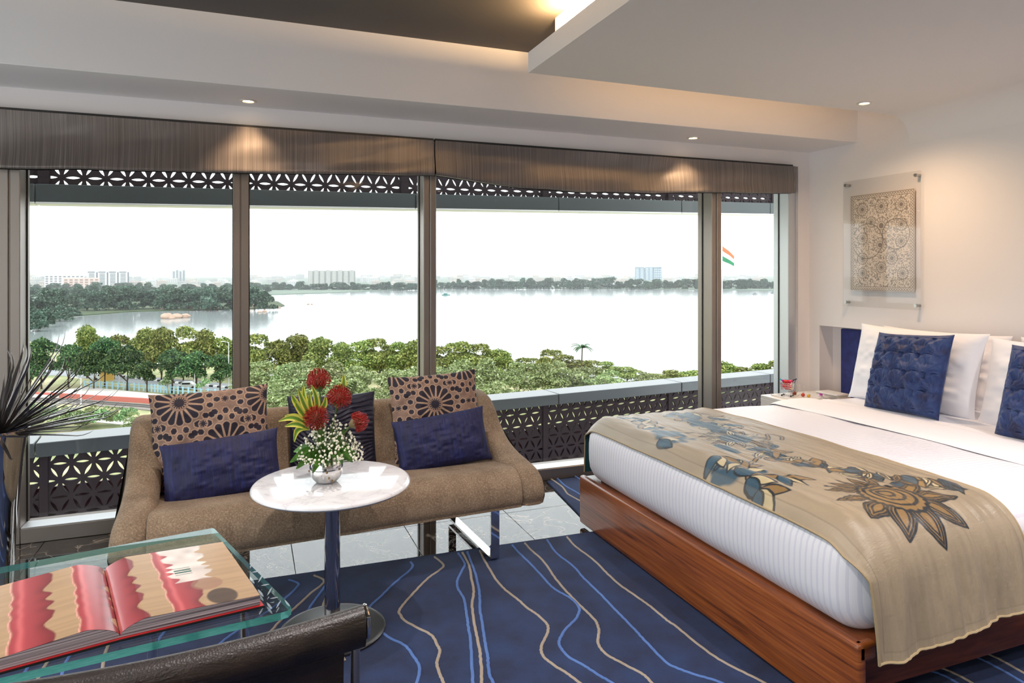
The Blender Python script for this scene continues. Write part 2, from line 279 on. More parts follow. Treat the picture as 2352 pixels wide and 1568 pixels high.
FAR_TREES = [(3.7, 1068.0, 10.5, 9.0, 'dense'), (7.7, 1059.1, 9.5, 12.0, 'dense'), (16.6, 1057.5, 7.6, 9.7, 'dense'), (22.5, 1045.7, 7.7, 13.5, 'dense'), (34.2, 1064.8, 10.3, 10.4, 'dense'), (39.0, 1041.8, 7.8, 12.8, 'dense'), (47.1, 1054.2, 10.7, 13.8, 'dense'), (54.5, 1041.3, 8.4, 11.7, 'dense'), (67.3, 1040.4, 10.6, 9.7, 'dense'), (70.4, 1044.7, 11.6, 9.6, 'dense'), (78.1, 1042.4, 7.3, 13.6, 'dense'), (89.1, 1028.6, 8.6, 13.7, 'dense'), (98.2, 1027.5, 8.6, 12.5, 'dense'), (105.2, 1026.3, 9.3, 9.7, 'dense'), (115.0, 1034.1, 9.5, 9.9, 'dense'), (122.2, 1022.7, 10.6, 12.5, 'dense'), (130.0, 1019.8, 10.3, 11.1, 'dense'), (134.1, 1028.0, 7.7, 14.0, 'dense'), (139.9, 1003.8, 11.2, 13.0, 'dense'), (149.5, 1009.8, 9.3, 12.6, 'dense'), (155.1, 994.1, 8.3, 12.4, 'dense'), (169.8, 1004.5, 7.6, 13.3, 'dense'), (178.3, 1008.5, 9.0, 12.2, 'dense'), (184.3, 991.9, 10.5, 13.5, 'dense'), (190.3, 989.9, 11.7, 10.2, 'dense'), (201.3, 994.3, 8.8, 13.6, 'dense'), (205.1, 978.9, 10.4, 13.4, 'dense'), (215.4, 979.5, 7.9, 12.5, 'dense'), (219.7, 969.3, 9.6, 10.6, 'dense'), (227.1, 979.2, 8.6, 11.7, 'dense'), (275.6, 1045.1, 13.3, 10.8, 'dense'), (279.0, 1019.9, 9.5, 10.8, 'dense'), (290.4, 1024.4, 9.9, 10.2, 'dense'), (296.1, 1016.8, 11.2, 10.3, 'dense'), (305.2, 1020.1, 14.7, 11.1, 'dense'), (307.3, 1006.5, 9.7, 15.0, 'dense'), (316.8, 1009.6, 12.6, 10.4, 'dense'), (323.4, 1000.0, 9.2, 15.3, 'dense'), (330.1, 995.8, 10.9, 14.3, 'dense'), (350.1, 1025.3, 13.6, 16.0, 'dense'), (350.4, 989.5, 15.4, 12.6, 'dense'), (362.9, 1005.4, 11.7, 14.1, 'dense'), (373.2, 1015.7, 13.6, 12.1, 'dense'), (379.9, 1008.0, 11.2, 15.1, 'dense'), (386.2, 1003.9, 10.8, 10.9, 'dense'), (386.8, 979.5, 11.4, 15.5, 'dense'), (402.1, 989.3, 16.2, 13.1, 'dense'), (414.9, 989.0, 15.9, 15.5, 'dense'), (416.5, 985.8, 10.9, 13.8, 'dense'), (432.1, 990.6, 11.2, 15.7, 'dense'), (438.0, 990.7, 12.3, 15.2, 'dense'), (446.0, 987.3, 15.5, 12.4, 'dense'), (444.2, 960.1, 11.1, 12.4, 'dense'), (464.0, 971.4, 15.8, 16.3, 'dense'), (457.0, 937.8, 13.1, 10.3, 'dense'), (470.5, 947.1, 12.8, 15.3, 'dense'), (484.2, 967.4, 15.6, 13.3, 'dense'), (490.4, 954.0, 13.6, 14.8, 'dense'), (507.3, 963.4, 12.1, 11.4, 'dense'), (499.9, 940.1, 15.6, 11.4, 'dense'), (515.0, 944.4, 14.8, 14.6, 'dense'), (525.4, 941.1, 15.8, 16.3, 'dense'), (532.3, 946.1, 16.7, 15.5, 'dense'), (536.8, 929.5, 11.3, 10.5, 'dense'), (544.5, 931.6, 10.5, 11.1, 'dense'), (553.8, 929.7, 12.0, 13.0, 'dense'), (550.3, 910.7, 14.9, 14.5, 'dense'), (571.6, 925.8, 14.2, 13.7, 'dense'), (566.4, 895.7, 12.3, 13.2, 'dense'), (578.7, 908.4, 11.3, 13.8, 'dense'), (594.2, 910.2, 14.8, 15.1, 'dense'), (605.0, 918.4, 14.6, 12.1, 'dense'), (603.3, 897.2, 13.1, 11.2, 'dense'), (613.0, 897.7, 10.9, 16.0, 'dense'), (630.3, 901.1, 13.3, 13.6, 'dense'), (621.9, 879.3, 12.9, 11.2, 'dense'), (628.8, 875.7, 14.4, 13.6, 'dense'), (644.5, 877.6, 14.2, 13.7, 'dense'), (642.2, 870.9, 10.2, 10.5, 'dense'), (663.0, 875.5, 10.2, 13.5, 'dense'), (670.3, 878.8, 14.6, 15.5, 'dense'), (683.5, 883.0, 11.9, 14.6, 'dense'), (696.2, 877.9, 9.4, 12.9, 'dense'), (681.8, 856.5, 11.9, 15.2, 'dense'), (713.0, 881.6, 12.1, 13.0, 'dense'), (703.5, 848.5, 13.4, 15.8, 'dense'), (708.6, 843.1, 13.9, 15.6, 'dense'), (745.8, 872.7, 14.7, 12.2, 'dense'), (748.0, 867.4, 12.1, 14.4, 'dense'), (743.8, 848.7, 11.1, 13.6, 'dense'), (754.3, 848.2, 14.5, 11.1, 'dense'), (762.2, 850.5, 10.2, 12.4, 'dense'), (778.1, 854.5, 11.1, 14.4, 'dense'), (783.6, 850.4, 8.9, 15.1, 'dense'), (789.8, 840.8, 12.3, 12.5, 'dense'), (791.4, 829.0, 11.8, 11.7, 'dense'), (-262.1, 1023.2, 12.0, 13.5, 'dense'), (-247.7, 1007.4, 10.6, 10.9, 'dense'), (-227.7, 982.0, 10.5, 14.7, 'dense'), (-231.9, 1033.0, 11.0, 11.9, 'dense'), (-223.3, 1041.5, 10.9, 13.0, 'dense'), (-198.6, 977.7, 11.5, 11.4, 'dense'), (-189.9, 1013.7, 9.2, 14.8, 'dense'), (-168.4, 930.2, 13.1, 9.5, 'dense'), (-179.6, 1051.5, 8.2, 14.4, 'dense'), (-156.4, 1011.0, 11.3, 15.7, 'dense'), (-141.4, 981.3, 11.6, 14.0, 'dense'), (-124.3, 934.8, 12.8, 10.1, 'dense'), (-111.5, 908.3, 13.4, 11.6, 'dense'), (-94.9, 903.8, 11.4, 11.1, 'dense'), (-97.7, 1020.0, 8.9, 12.7, 'dense'), (-75.9, 950.2, 10.4, 15.1, 'dense'), (-67.1, 958.4, 9.6, 10.5, 'dense'), (-57.7, 1001.0, 10.9, 12.2, 'dense'), (-42.8, 909.0, 11.3, 13.7, 'dense'), (-25.0, 909.8, 11.7, 14.5, 'dense'), (-18.2, 975.7, 8.2, 15.8, 'dense'), (-0.9, 882.7, 9.6, 13.2, 'dense'), (7.3, 874.3, 10.6, 12.5, 'dense'), (22.1, 937.0, 8.6, 12.1, 'dense')]
CITY = [(-331, 1395, 16, 10, 4), (81, 1372, 15, 11, 3), (644, 1134, 13, 6, 4), (731, 1462, 22, 13, 3), (636, 1188, 18, 9, 2), (383, 1152, 13, 8, 4), (12, 1572, 14, 8, 3), (763, 2461, 21, 18, 1), (-127, 1812, 23, 10, 1), (-114, 1517, 11, 10, 2), (470, 1116, 17, 6, 0), (1432, 1917, 30, 13, 0), (950, 1368, 18, 9, 0), (-177, 1469, 14, 11, 3), (-60, 1229, 11, 8, 0), (-159, 1204, 13, 5, 1), (475, 1322, 19, 6, 4), (254, 1454, 19, 7, 2), (474, 1483, 16, 12, 3), (496, 1444, 23, 7, 1), (90, 2430, 34, 12, 4), (-191, 1597, 22, 12, 0), (375, 1858, 20, 15, 4), (335, 1496, 20, 7, 2), (642, 1800, 21, 8, 1), (723, 1915, 22, 11, 2), (1106, 2351, 22, 20, 0), (336, 1310, 11, 5, 3), (73, 1398, 11, 8, 2), (775, 1354, 16, 10, 1), (-205, 1458, 17, 8, 2), (584, 1560, 19, 14, 0), (-247, 1414, 18, 9, 0), (611, 1578, 14, 7, 2), (-64, 1474, 13, 6, 4), (-366, 2033, 18, 13, 4), (547, 1432, 17, 8, 2), (1140, 1535, 23, 14, 1), (-3, 1855, 16, 10, 4), (72, 1897, 15, 9, 2), (494, 1451, 14, 9, 1), (495, 1515, 21, 12, 2), (287, 1903, 16, 9, 4), (-554, 2197, 21, 19, 1), (541, 1072, 14, 7, 3), (509, 2312, 24, 18, 1), (1013, 1489, 22, 11, 1), (-94, 1363, 12, 10, 1), (619, 1813, 25, 15, 0), (-417, 1784, 21, 17, 4), (-236, 1132, 12, 13, 1), (705, 2262, 23, 12, 3), (-247, 1770, 20, 8, 4), (-446, 1700, 18, 16, 0), (971, 1849, 16, 12, 4), (220, 1158, 13, 8, 4), (-154, 1247, 10, 9, 1), (638, 2411, 23, 12, 4), (290, 1833, 23, 13, 3), (1033, 1355, 19, 8, 1), (-258, 2078, 26, 13, 0), (855, 914, 9, 7, 4), (228, 1143, 11, 9, 1), (898, 1724, 22, 14, 1), (904, 1031, 15, 8, 4), (458, 1207, 17, 7, 1), (1083, 1149, 12, 11, 2), (-299, 1857, 21, 10, 2), (1456, 1647, 20, 12, 1), (14, 2647, 26, 18, 1), (-152, 1422, 17, 10, 2), (305, 1795, 27, 13, 2), (1436, 1676, 25, 16, 0), (830, 1410, 23, 11, 3), (-116, 1543, 12, 7, 4), (-74, 1423, 10, 9, 0), (-338, 2012, 25, 10, 1), (1392, 1665, 23, 11, 3), (-83, 1104, 11, 7, 2), (-29, 1148, 15, 6, 4), (1091, 1338, 21, 10, 3), (1534, 2058, 33, 20, 1), (917, 1943, 20, 16, 0), (-274, 1251, 12, 12, 3), (-125, 1063, 12, 7, 4), (385, 1724, 22, 11, 3), (617, 1085, 16, 5, 3), (-192, 1434, 18, 8, 2), (436, 1745, 25, 15, 4), (11, 1633, 17, 7, 0), (417, 1280, 15, 8, 2), (898, 1047, 12, 8, 1), (-173, 1091, 11, 6, 4), (809, 1034, 11, 6, 0), (879, 1919, 21, 11, 0), (351, 1710, 21, 8, 1), (265, 1146, 8, 5, 1), (1088, 2148, 29, 18, 3), (-321, 1361, 17, 10, 2), (1687, 1965, 35, 18, 0), (338, 1316, 20, 5, 4), (-406, 1600, 18, 9, 2), (-210, 2070, 20, 12, 3), (-313, 2130, 20, 14, 4), (-231, 1442, 16, 9, 2), (926, 1118, 17, 7, 1), (580, 1085, 13, 5, 1), (-247, 2125, 23, 9, 0), (952, 2089, 23, 10, 2), (-347, 1533, 17, 18, 4), (-66, 1813, 24, 9, 3), (250, 1243, 11, 9, 4), (223, 1114, 12, 6, 0), (957, 1618, 24, 14, 2), (-165, 1106, 13, 6, 1), (469, 1588, 23, 13, 1), (642, 2130, 17, 16, 2), (829, 1516, 12, 9, 2), (52, 1386, 17, 5, 1), (964, 2493, 24, 15, 1), (12, 1319, 17, 8, 0), (90, 2658, 33, 13, 1), (-254, 1246, 14, 12, 3), (655, 2266, 32, 10, 4), (-5, 2205, 18, 16, 3), (-433, 1695, 15, 13, 1), (-367, 2081, 17, 10, 3), (1121, 1368, 23, 9, 2), (178, 2652, 25, 18, 4), (609, 1156, 10, 10, 1), (-30, 1921, 26, 11, 0), (-105, 1138, 9, 7, 1), (11, 1287, 14, 9, 1), (755, 2306, 24, 16, 3), (453, 1950, 15, 11, 4), (1109, 2113, 25, 14, 3), (-244, 1276, 14, 12, 0), (656, 1367, 18, 6, 4), (-271, 1219, 9, 11, 0), (-341, 1510, 14, 9, 0), (-337, 1597, 11, 16, 3), (504, 1330, 17, 10, 4), (-519, 2226, 17, 24, 3), (-339, 1311, 8, 13, 0), (661, 1274, 21, 7, 0), (738, 1294, 12, 9, 1), (561, 1658, 21, 8, 2), (777, 1612, 25, 12, 0), (1261, 1656, 26, 11, 0), (-407, 1672, 15, 12, 4), (75, 1379, 14, 6, 4), (332, 1402, 11, 6, 2), (712, 1223, 17, 10, 2), (582, 1198, 9, 7, 4), (390, 1516, 22, 8, 3), (1299, 1813, 19, 9, 0), (684, 1569, 20, 12, 2), (1040, 1524, 24, 8, 2), (-185, 1107, 10, 4, 0), (-313, 1770, 22, 7, 1), (-276, 1597, 11, 10, 2), (598, 1553, 12, 10, 0), (-397, 1830, 13, 22, 2), (-284, 1167, 10, 8, 2), (-302, 1145, 9, 11, 2), (289, 1717, 24, 12, 3), (1526, 2003, 30, 17, 4), (67, 2613, 24, 10, 1), (29, 2618, 26, 10, 2), (826, 883, 12, 5, 1), (-262, 1427, 17, 10, 0), (1422, 1967, 30, 11, 3), (878, 1918, 15, 12, 0), (-289, 1657, 18, 10, 1), (-237, 1501, 10, 6, 0), (80, 1415, 20, 8, 4), (289, 1205, 14, 8, 4), (-547, 2057, 23, 24, 3), (459, 2512, 20, 15, 3), (867, 1739, 21, 10, 1), (-389, 1542, 13, 14, 1), (831, 1942, 16, 17, 1), (291, 1129, 10, 9, 1), (74, 1305, 17, 10, 3), (499, 1269, 18, 7, 2), (1228, 1821, 21, 10, 3), (1122, 2021, 22, 18, 1), (-248, 1173, 11, 9, 3), (-76, 1142, 15, 6, 2), (521, 1288, 16, 7, 4), (-175, 1942, 14, 11, 4), (854, 965, 13, 10, 3), (-485, 2037, 18, 15, 2), (-128, 1136, 13, 5, 3), (-526, 1980, 15, 14, 4), (-126, 1544, 20, 7, 4), (566, 2224, 20, 16, 1), (-216, 1359, 17, 5, 2), (504, 1949, 20, 14, 4), (344, 1079, 12, 5, 2), (820, 1774, 28, 15, 1), (400, 1192, 10, 8, 3), (854, 1774, 28, 16, 0), (-279, 2058, 14, 14, 4), (58, 1195, 14, 6, 4), (1660, 1967, 30, 18, 0), (-377, 1808, 11, 18, 1), (51, 1645, 20, 9, 4), (289, 1163, 13, 6, 2), (-36, 1288, 10, 9, 0), (-50, 1244, 10, 9, 2), (771, 1640, 27, 14, 1), (1463, 1843, 17, 15, 3), (363, 1174, 14, 7, 2), (-46, 1120, 15, 4, 4), (1366, 1647, 16, 9, 0), (-14, 1047, 13, 4, 2), (-190, 1486, 17, 8, 0), (-178, 1862, 24, 10, 0), (924, 1686, 28, 11, 4), (525, 2543, 31, 21, 1), (-77, 1719, 13, 10, 4), (1118, 1415, 16, 8, 4), (1171, 2081, 32, 15, 0), (735, 992, 11, 6, 4), (825, 1393, 14, 12, 1), (-47, 1539, 12, 9, 0), (-368, 1909, 15, 15, 0), (512, 1302, 13, 8, 3), (757, 1432, 23, 12, 4), (-329, 1762, 23, 20, 0), (846, 1040, 19, 7, 0), (-178, 1097, 14, 6, 2), (-454, 1857, 23, 17, 0), (-104, 1603, 20, 6, 4), (550, 1142, 14, 9, 3), (417, 1725, 16, 9, 1), (823, 2418, 27, 13, 0), (-99, 1236, 9, 7, 0), (418, 2611, 35, 17, 0), (-291, 1685, 20, 9, 3), (855, 1456, 25, 14, 3), (989, 1418, 25, 8, 1), (1072, 1553, 18, 12, 0), (392, 1330, 20, 8, 1), (529, 1089, 16, 9, 4), (147, 2691, 32, 14, 0), (1169, 1337, 24, 11, 2), (-261, 1471, 16, 6, 2), (-273, 1376, 17, 12, 4), (648, 1232, 19, 10, 3), (755, 2085, 23, 9, 0), (1507, 2178, 37, 10, 3), (365, 1617, 24, 6, 2), (343, 1373, 17, 9, 0), (582, 1152, 18, 7, 3), (-234, 1843, 13, 13, 3), (-244, 1270, 12, 8, 0), (854, 1170, 19, 9, 2), (29, 2028, 27, 7, 0), (1002, 1058, 20, 6, 0)]
ROAD = [(-62.691, 202.144), (-44.954, 199.775), (-25.711, 179.447), (-1.033, 154.754), (14.618, 133.753), (16.184, 148.083), (-1.117, 167.301), (-27.664, 193.076), (-47.776, 212.317), (-67.706, 218.316)]
KERB_PTS = [(-47.776, 212.317), (-34.863, 198.996), (-26.981, 188.309), (-14.256, 173.69), (-1.067, 159.893), (7.443, 148.762)]
FENCE_PTS = [(-34.163, 175.713), (-21.367, 166.589), (-13.039, 158.856), (2.288, 145.619), (17.447, 130.444)]
PLATFORM = [(-52.531, 169.383), (-40.633, 170.096), (-33.458, 174.227), (-7.467, 148.411), (9.642, 131.324), (9.075, 123.599), (-7.04, 139.931), (-19.444, 151.596), (-35.319, 163.75), (-50.78, 163.737)]
WALL_PTS = [(-43.455, 169.015), (-35.197, 163.183), (-19.444, 151.596), (-7.018, 139.488), (8.995, 122.518)]
RAILS = [[(-44.067, 165.592), (-34.481, 159.864), (-18.939, 147.659), (-6.844, 136.044), (8.691, 118.376)], [(-43.469, 163.346), (-34.02, 157.725), (-18.696, 145.766), (-6.761, 134.385), (8.594, 117.057)]]
LANE = [(-47.164, 152.077), (-38.688, 150.471), (-27.761, 144.56), (-10.62, 129.387), (8.228, 112.063), (7.435, 101.262), (-10.038, 122.297), (-26.142, 136.131), (-37.398, 145.456), (-44.805, 144.474)]
BUSHES = [(-33.732, 135.502, 26), (-31.02, 132.405, 24), (-29.063, 134.743, 24), (-25.887, 128.438, 36), (-24.919, 131.398, 40), (-22.899, 128.924, 34), (-21.168, 130.634, 28), (-19.378, 128.569, 24), (-17.302, 125.112, 30), (-31.413, 138.173, 16), (-33.812, 131.508, 30), (-32.851, 136.21, 24), (-29.018, 130.303, 28), (-27.278, 131.63, 24), (-22.52, 132.208, 22), (-18.469, 128.899, 24), (-24.799, 134.158, 24), (-34.926, 139.534, 20)]
LAMPS = [(-27.126, 136.512, 7.5), (-30.85, 173.217, 5.0), (-27.106, 173.592, 6.0), (-10.761, 158.523, 6.5), (5.132, 137.428, 6.0), (-4.046, 155.921, 11.0), (-43.758, 183.18, 6.0)]
ROCKS = [(-56.201, 528.153, 9), (-49.719, 537.556, 6), (-41.536, 540.556, 22), (-36.271, 538.516, 18), (-28.715, 541.907, 16), (-21.06, 532.623, 12), (0.91, 543.536, 22), (8.6, 547.355, 14), (-43.81, 432.586, 26), (-39.079, 434.711, 22), (-34.729, 437.06, 20), (-40.645, 427.475, 14), (6.677, 476.271, 8), (9.72, 480.354, 10), (20.975, 529.129, 7), (45.156, 577.842, 6), (47.813, 576.813, 5)]
BUILD = {'apartment': (176.146, 1594.025, -24.5), 'office': (1227.975, 1925.303, -24.5), 'twin': (-236.659, 1401.355, -24.5), 'tower': (-184.799, 2129.643, -24.5), 'white': (-260.82, 1209.228, -24.5), 'pink': (-216.938, 1089.14, -24.5)}
# ------------------------------------------------------------------ materials of the room
wall_m = Mat('warm_white_paint', (.83, .785, .772, 1), .75)
wall_m.bump(wall_m.noise(260, 2, .6, wall_m.coord()), .06, .002)
white_m = Mat('ceiling_white_paint', (.87, .85, .85, 1), .8)
white_m.bump(white_m.noise(300, 2, .6, white_m.coord()), .05, .002)
grey_m = Mat('ceiling_panel_paint', (.60, .575, .56, 1), .75)
dark_m = Mat('dark_ceiling_paint', (.075, .07, .067, 1), .7)
alu_m = Mat('bronze_anodised_aluminium', (.30, .262, .235, 1), .38, .75)
alu_m.bump(alu_m.noise(500, 2, .5, alu_m.coord()), .04, .001)
alu_side_m = Mat('silver_aluminium', (.62, .64, .66, 1), .4, .6)
black_m = Mat('black_gasket', (.015, .015, .015, 1), .5)
chrome_m = Mat('polished_chrome', (.72, .70, .70, 1), .06, 1.0)
steel_m = Mat('brushed_steel', (.50, .49, .48, 1), .28, 1.0)

def glass_mat(name, tint=(1, 1, 1, 1), ior=1.45, rough=0.0):
    m = bpy.data.materials.new(name); m.use_nodes = True; t = m.node_tree
    for x in list(t.nodes): t.nodes.remove(x)
    o = t.nodes.new('ShaderNodeOutputMaterial'); mx = t.nodes.new('ShaderNodeMixShader')
    tr = t.nodes.new('ShaderNodeBsdfTransparent'); tr.inputs[0].default_value = tint
    gl = t.nodes.new('ShaderNodeBsdfGlossy'); gl.inputs['Roughness'].default_value = rough
    fr = t.nodes.new('ShaderNodeFresnel'); ge = t.nodes.new('ShaderNodeNewGeometry'); mr = t.nodes.new('ShaderNodeMapRange')
    mr.inputs['To Min'].default_value = ior; mr.inputs['To Max'].default_value = 1 / ior      # same reflectance on the inner face of a pane
    t.links.new(ge.outputs['Backfacing'], mr.inputs['Value']); t.links.new(mr.outputs[0], fr.inputs['IOR'])
    t.links.new(fr.outputs[0], mx.inputs[0]); t.links.new(tr.outputs[0], mx.inputs[1]); t.links.new(gl.outputs[0], mx.inputs[2])
    t.links.new(mx.outputs[0], o.inputs['Surface']); return m
pane_m = glass_mat('window_glass', (.97, .985, .98, 1), 1.35)

XW, XL, YB, YW = 3.98, -2.6, -2.4, 4.007        # right wall, left wall, back wall, plaster around the window
Z_BULK, Z_CEIL, Z_SLAB = 2.26, 2.598, 2.354
Y_BULK, Y_SLAB, X_SLAB = 3.563, 3.159, 1.311

# floor of polished black marble tiles, each one a piece of its own on a dark grout bed
floor = struct('floor', MB().box(XL, XW + .15, YB, 4.14, -.12, -.004), Mat('dark_grout', (.02, .018, .016, 1), .8), 'dark polished marble tile floor of the hotel room')
marble_m = Mat('black_marble', (.02, .016, .014, 1), .045, 0., IOR=1.75)
_c = marble_m.coord((1, 1, 1))
_ob = marble_m.n('ShaderNodeObjectInfo')
_va = marble_m.n('ShaderNodeVectorMath'); _va.operation = 'ADD'
_vs = marble_m.n('ShaderNodeVectorMath'); _vs.operation = 'SCALE'; _vs.inputs['Scale'].default_value = 1.0
marble_m.l(_ob.outputs['Location'], _va.inputs[0]); marble_m.l(_c, _va.inputs[1])
_v = _va.outputs[0]
_w = marble_m.noise(3.2, 4, .6, _v, .8)
_vm = marble_m.n('ShaderNodeMath'); _vm.operation = 'SUBTRACT'; marble_m.l(_w, _vm.inputs[0]); _vm.inputs[1].default_value = .5
_ab = marble_m.n('ShaderNodeMath'); _ab.operation = 'ABSOLUTE'; marble_m.l(_vm.outputs[0], _ab.inputs[0])
_vein = marble_m.ramp(_ab.outputs[0], [(0, '#9a8d80'), (.006, '#4a3f37'), (.016, '#211b18'), (1, '#1a1513')])
_n2 = marble_m.noise(9, 4, .6, _v, 1.2)
_vm2 = marble_m.n('ShaderNodeMath'); _vm2.operation = 'SUBTRACT'; marble_m.l(_n2, _vm2.inputs[0]); _vm2.inputs[1].default_value = .52
_ab2 = marble_m.n('ShaderNodeMath'); _ab2.operation = 'ABSOLUTE'; marble_m.l(_vm2.outputs[0], _ab2.inputs[0])
_vein2 = marble_m.ramp(_ab2.outputs[0], [(0, '#5a4c42'), (.012, '#201a17'), (1, '#1a1412')])
marble_m.color(marble_m.mixc(1.0, _vein, _vein2, 'LIGHTEN'))
TS = .575
_tile = MB().bbox(-TS / 2 + .0008, TS / 2 - .0008, -TS / 2 + .0008, TS / 2 - .0008, -.014, 0, .0012, 1).mesh('tile', marble_m)
for i in range(-5, 6):
    for j in range(0, 10):
        x = .195 + TS * (i + .5); y = 4.135 - TS * (j + .5)
        if x - TS / 2 < XL - .3 or x > XW + .2 or y < -1.2: continue
        if x + TS / 2 > XW or x - TS / 2 < XL: continue
        o = link('tile', _tile, floor); o.location = (x, y, 0)
link('tile', MB().bbox(3.645, 3.975, 3.0, 4.134, -.014, 0, .0012, 1).mesh('tile', marble_m), floor)

# walls; the right wall has a long headboard niche
NZ0, NZ1, NY0, NY1, NX = .10, .953, -.2, 3.905, 4.112
b = MB()
b.box(XW, NX + .12, YB, 4.25, NZ1, 2.75).box(XW, NX + .12, NY1, 4.25, -.1, NZ1).box(XW, NX + .12, YB, NY0, -.1, NZ1)
b.box(NX, NX + .12, NY0, NY1, -.1, NZ1).box(XW, NX, NY0, NY1, -.1, NZ0)
struct('wall_right', b, wall_m, 'warm white plaster wall with a long niche for the headboard', angle=20)
struct('wall_left', MB().box(XL - .12, XL, YB, 4.25, -.1, .10).box(XL - .12, XL, YB, 4.25, 2.5, 2.75).box(XL - .12, XL, YB, -2.2, .10, 2.5).box(XL - .12, XL, 3.4, 4.25, .10, 2.5), wall_m, 'plaster wall with an added wide window at the far left end of the room', angle=20)
w = thing('window_6', 'added unseen side window in the left wall giving extra daylight', None, (XL - .06, .6, 0), kind='structure')  # unseen opening added to bring daylight onto the ceiling
part('pane', MB().box(XL - .064, XL - .056, -2.2, 3.4, .10, 2.5), pane_m, w, world=True)
struct('wall_back', MB().box(XL - .12, NX + .12, YB - .12, YB, -.1, 2.75), wall_m, 'plain plaster wall behind the viewer')
# plaster frame round the window: header strip and right strip
b = MB().box(XL, XW + .1, YW, 4.2, 2.15, 2.75).box(3.875, XW + .1, YW, 4.2, -.1, 2.15)
struct('trim_1', b, wall_m, 'plaster strip framing the top and right side of the window', angle=20)
# bulkhead along the window
struct('trim_2', MB().bbox(XL, XW + .02, Y_BULK, 4.1, Z_BULK, 2.75, .002, 1), white_m, 'long white ceiling bulkhead box running above the window', angle=20)
# dark upper ceiling
struct('ceiling', MB().box(XL, XW, YB, Y_BULK + .02, Z_CEIL, 2.75), dark_m, 'dark painted recessed upper ceiling')
# lowered ceiling panel that curves down into the right wall
T = .102; Rr = .175
prof = [(X_SLAB, Z_SLAB), ]
N = 14
arc = [(XW - .0005 - Rr + Rr * math.sin(a), Z_SLAB - Rr + Rr * math.cos(a)) for a in [math.pi / 2 * k / N for k in range(N + 1)]]
poly = [(X_SLAB, Z_SLAB)] + arc + [(XW + .03, Z_SLAB - Rr - .002), (XW + .03, Z_SLAB + T), (X_SLAB, Z_SLAB + T)]
b = MB(); n = len(poly)
b.v = [(x, YB, z) for x, z in poly] + [(x, Y_SLAB, z) for x, z in poly]
b.f = [tuple(range(n - 1, -1, -1)), tuple(range(n, 2 * n))] + [(i, (i + 1) % n, n + (i + 1) % n, n + i) for i in range(n)]
b.f = [f[::-1] for f in b.f]
struct('trim_3', b, wall_m, 'lowered ceiling panel curving down into the wall above the bed', angle=30, merge=True)
# neck that carries the panel
struct('trim_4', MB().box(1.402, XW - .02, YB, 3.033, Z_SLAB + T - .01, Z_CEIL + .01), white_m, 'recessed neck between the lowered panel and upper ceiling')

# cove lamps on top of the panel (warm strips hidden behind its edge)
def cove(name, x0, x1, y0, y1, power, label):
    o = single(name, MB().bbox(x0, x1, y0, y1, Z_SLAB + T, Z_SLAB + T + .014, .003, 1), Mat(name + '_plastic', (.9, .85, .75, 1), .5), label, 'light strip')
    a = bpy.data.lights.new(name + '_light', 'AREA'); a.shape = 'RECTANGLE'; a.size = x1 - x0; a.size_y = y1 - y0
    a.energy = power; a.color = (1.0, .62, .28)
    lo = link(name + '_glow', a, o); lo.location = ((x0 + x1) / 2, (y0 + y1) / 2, Z_SLAB + T + .02); lo.rotation_euler = (math.pi, 0, 0)
cove('cove_light_strip', X_SLAB + .045, X_SLAB + .07, -1.6, 2.92, 230, 'warm light strip on top of the ceiling panel along its side edge')
cove('cove_light_strip', 1.75, XW - .3, Y_SLAB - .085, Y_SLAB - .06, 42, 'warm light strip on top of the ceiling panel facing the window')

# ------------------------------------------------------------------ recessed downlights
bulb_m = Mat('lit_lamp_glass', (1, .8, .55, 1), .4); bulb_m.set('Emission Color', (1, .72, .42, 1)); bulb_m.set('Emission Strength', 14)
ring_m = Mat('lamp_ring_white', (.75, .72, .68, 1), .3, .3)
def downlight(x, y, z, label, power=26, ang=96, tilt=(0, 0), group=None, warm=(1.0, .66, .38)):
    t = thing('downlight', label, 'downlight', (x, y, z), 0, group)
    part('ring', MB().lathe([(.026, -.001), (.030, -.006), (.040, -.006), (.044, -.001)], n=28), ring_m, t)
    part('lamp_face', MB().lathe([(.0005, -.003), (.012, -.004), (.026, -.002)], n=24), bulb_m, t)
    s = bpy.data.lights.new('downlight_beam', 'SPOT'); s.energy = power; s.color = warm
    s.spot_size = math.radians(ang); s.spot_blend = 1.0; s.shadow_soft_size = .025
    lo = link('lamp_beam', s, t); lo.location = (0, 0, -.012); lo.rotation_euler = (math.radians(tilt[0]), math.radians(tilt[1]), 0)
downlight(-.004, 3.866, Z_BULK, 'small warm downlight in the bulkhead above the left window', 34, 86, (4, 0))
downlight(2.801, 3.839, Z_BULK, 'small warm downlight in the bulkhead above the right window', 34, 86, (4, 0))
downlight(3.403, 2.999, Z_SLAB, 'bright warm downlight in the lowered ceiling above the picture', 55, 150)
for (x, y) in ((3.35, 1.0), (2.0, 1.3), (2.2, .1), (3.2, -.6)):  # unseen lamps added to the lowered ceiling to brighten the room
    downlight(x, y, Z_SLAB, 'added unseen fill downlight in the lowered ceiling', 78, 150, (0, 0), 'added fill downlights out of view', (1.0, .92, .90))
for (x, y) in ((.35, 2.35), (.3, .9), (-1.2, 1.6), (-.6, -.6)):  # more added fill lamps, unseen, in the upper ceiling
    downlight(x, y, Z_CEIL, 'added unseen fill downlight in the upper ceiling', 78, 150, (0, 0), 'added fill downlights out of view', (1.0, .92, .90))

